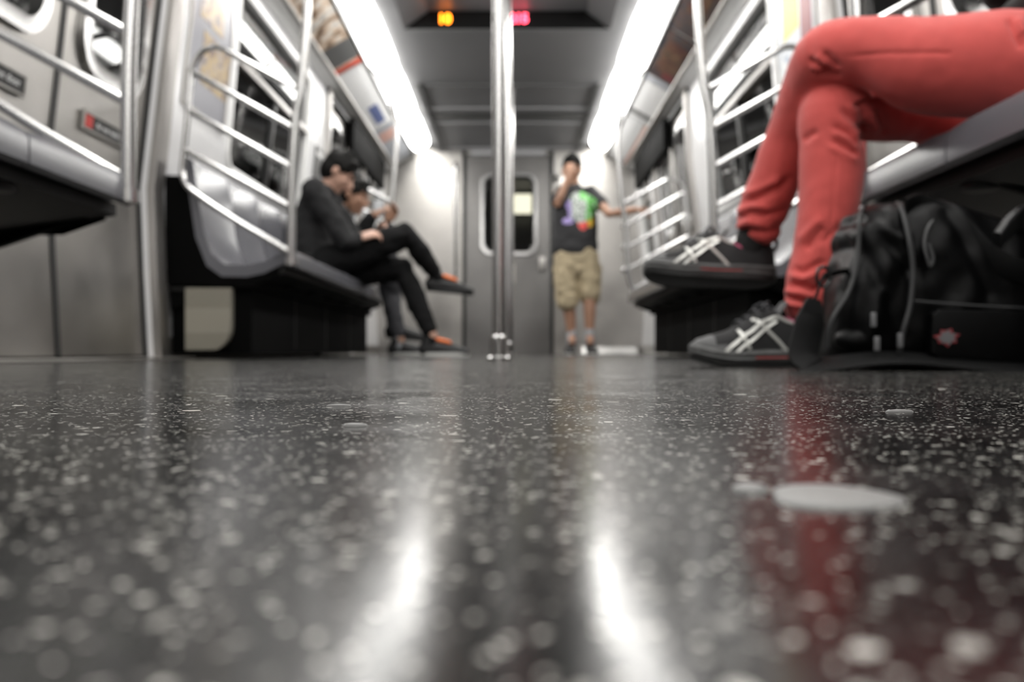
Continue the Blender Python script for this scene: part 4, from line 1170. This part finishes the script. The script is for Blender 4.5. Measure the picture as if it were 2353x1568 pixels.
def bag():
    T = thing('duffel_bag', (.85,1.47,0), 'black duffel bag on the floor at right, in front of the red trouser leg', 'bag')
    st = [ # x, top z, y half depth, bottom z
        (.578,.235,.060,.010),(.588,.262,.085,.004),(.62,.276,.100,.001),(.69,.279,.108,.0),(.75,.270,.112,.0),(.80,.255,.114,.0),(.88,.228,.116,.0),(.98,.205,.112,.0),(1.08,.19,.10,.002),(1.13,.165,.075,.01)]
    def ring(x, zt, hw, zb_, K=36):
        out = []
        for k in range(K):
            a = 2*PI*k/K; ca, sa = math.cos(a), math.sin(a)
            y = math.copysign(abs(ca)**.55, ca)*hw; z = math.copysign(abs(sa)**.6, sa)
            zz = (zt+zb_)/2+z*(zt-zb_)/2
            lean = -.035*(1-zz/.28) if x < .66 else -.012*(1-zz/.28)   # the end flares out at the floor
            y *= 1-.12*max(0,(zz/.28)-.5)
            out.append((x+.030+lean*(1.1 if x<.6 else 1), 1.47+y, zz))
        return out
    mb = MB().rings([ring(*a) for a in st])
    def deform(co, no):
        n = np.array([noise.noise(V((q[0]*9,q[1]*9,q[2]*7)))+.5*noise.noise(V(q)*24) for q in co])
        k = 1-np.exp(-(co[:,2]/.02)**2)
        o = co+no*(n*.011*k)[:,None]
        # long sagging folds near the left end
        for (x0,z0,x1,z1,a,w) in ((.60,.20,.66,.05,-.008,.012),(.60,.26,.67,.16,-.007,.010),(.63,.12,.60,.02,.007,.012),(.62,.23,.66,.21,.008,.012),(.74,.25,.79,.12,-.005,.010)):
            dx,dz = x1-x0,z1-z0; t = np.clip(((co[:,0]-x0)*dx+(co[:,2]-z0)*dz)/(dx*dx+dz*dz),0,1)
            d = np.hypot(co[:,0]-x0-t*dx, co[:,2]-z0-t*dz)
            o += no*(np.exp(-(d/w)**2)*a)[:,None]
        o[:,2] = np.maximum(o[:,2], .0005)
        return o
    fuse(mb, 'bag_body', nylon, T, .005, 3, deform)
    p = lambda x,y,D=1.362: at(x,y,D)
    MB().tube(smooth_path([at(2062,468,1.47),p(2072,480,1.39),p(2088,545,1.362),p(2098,620,1.355),p(2092,700,1.352),p(2076,760,1.352),p(2066,815,1.36)],5),.0042,8).obj('seam_piping', piping, T)
    MB().tube(smooth_path([at(1985,476,1.45),at(1975,500,1.395),at(1972,570,1.385),at(1955,660,1.375),at(1910,740,1.37),at(1902,800,1.375)],5),.0035,8).obj('seam_piping', piping, T)
    MB().tube(smooth_path([p(2100,692,1.352),p(2200,700,1.350),p(2300,706,1.348),at(2353,708,1.348),at(2500,712,1.36)],5),.0022,8).obj('zip_line', piping, T)
    # front pocket
    pk = MB(); pts = [(2128,722),(2140,712),(2360,716),(2600,724),(2600,828),(2370,836),(2150,826),(2124,812)]
    pk.prism([p(a,b,1.362) for a,b in pts],(0,-.022,0)); po = pk.obj('front_pocket', nylon, T, bevel=.008)
    # small emblem badge on the pocket
    c = p(2175,776,1.338); mbb = MB(); K = 14; rr_ = [.016,.010,.015,.011,.014,.009,.016,.011,.013,.010,.015,.010,.014,.010]
    mbb.prism([c+V((1.35*r_*math.cos(2*PI*k/K+.3),0,r_*math.sin(2*PI*k/K+.3))) for k,r_ in enumerate(rr_)],(0,-.0015,0)); bd = mbb.obj('badge', mat('badge_red',(.22,.03,.035),.6), po, smooth=False)
    MB().prism([c+V((1.3*r_*.78*math.cos(2*PI*k/K+.5),-.0015,r_*.8*math.sin(2*PI*k/K+.5))) for k,r_ in enumerate(rr_)],(0,-.001,0)).obj('badge_centre', mat('badge_grey',(.14,.135,.14),.6), po, smooth=False)
    # handle webbing over the top
    h = MB(); ribbon(h, smooth_path([at(2080,482,1.385),at(2110,472,1.40),at(2160,492,1.40),at(2215,530,1.385),at(2270,585,1.365),at(2353,625,1.35),at(2480,640,1.345)],5),(0,-.35,1),.036,.005); h.obj('handle', webbing, T)
    h = MB(); ribbon(h, smooth_path([at(2290,560,1.36),at(2320,525,1.37),at(2360,505,1.38),at(2420,520,1.38)],4),(.3,-.3,1),.05,.012); h.obj('handle_wrap', greyfab, T)
    MB().tube(smooth_path([p(2150,500,1.385),p(2132,525,1.37),p(2124,560,1.360),p(2130,590,1.355),p(2138,612,1.353),p(2144,592,1.353),p(2134,560,1.357)],4),.0032,8).obj('zip_pull', piping, T)
    # side pouch and buckles
    sp = MB().ball(at(1975,782,1.405), (.042,.03,.024), 16); fuse(sp,'side_pouch',nylon,T,.004,2)
    for (x,y) in ((2015,790),(2007,735),(2068,782)):
        c = at(x,y,1.345); MB().box(c-V((.0035,.004,.011)),c+V((.0035,.004,.011))).obj('buckle', buckle_m, T, bevel=.001)
    # shoulder strap: loop, hanging pad, run along the floor
    h = MB(); ribbon(h, smooth_path([at(1945,622,1.41),at(1915,628,1.40),at(1893,636,1.395),at(1880,668,1.39),at(1868,700,1.39)],4),(0,-.6,.8),.010,.004); h.obj('strap_loop', webbing, T)
    MB().tube([at(1893,636,1.395)+V((.011*math.cos(a),.002,.016*math.sin(a))) for a in (2*PI*k/16 for k in range(16))],.003,8,True).obj('strap_ring', M['black_gloss'], T)
    h = MB()
    A_ = smooth_path([at(1870,688,1.39),at(1863,730,1.385),at(1852,780,1.38),(.505,1.372,.022),(.515,1.36,.009)],5)
    ribbon(h, A_, (1,.15,.1), [.022+.026*min(1,i/6) for i in range(len(A_))], .007); h.obj('shoulder_pad', webbing, T)
    h = MB(); B_ = smooth_path([(.495,1.365,.006),(.54,1.355,.010),(.60,1.345,.018),(.66,1.34,.019),(.72,1.335,.013),(.80,1.33,.006),(.92,1.335,.005)],5)
    ribbon(h, B_, (0,1,.35), .055, .006); h.obj('strap', webbing, T)
bag()

# ------------------------------------------------------------------ render look
S.view_settings.view_transform = 'Standard'; S.view_settings.look = 'None'
S.view_settings.gamma = 1; S.view_settings.use_curve_mapping = False
S.view_settings.exposure = 0.3
wd = bpy.data.worlds.new('world'); S.world = wd; wd.use_nodes = True
wd.node_tree.nodes['Background'].inputs[0].default_value = (0,0,0,1)
S.cycles.use_denoising = True
S.cycles.max_bounces = 8; S.cycles.diffuse_bounces = 4; S.cycles.glossy_bounces = 5
S.cycles.transparent_max_bounces = 12
S.cycles.sample_clamp_indirect = 6
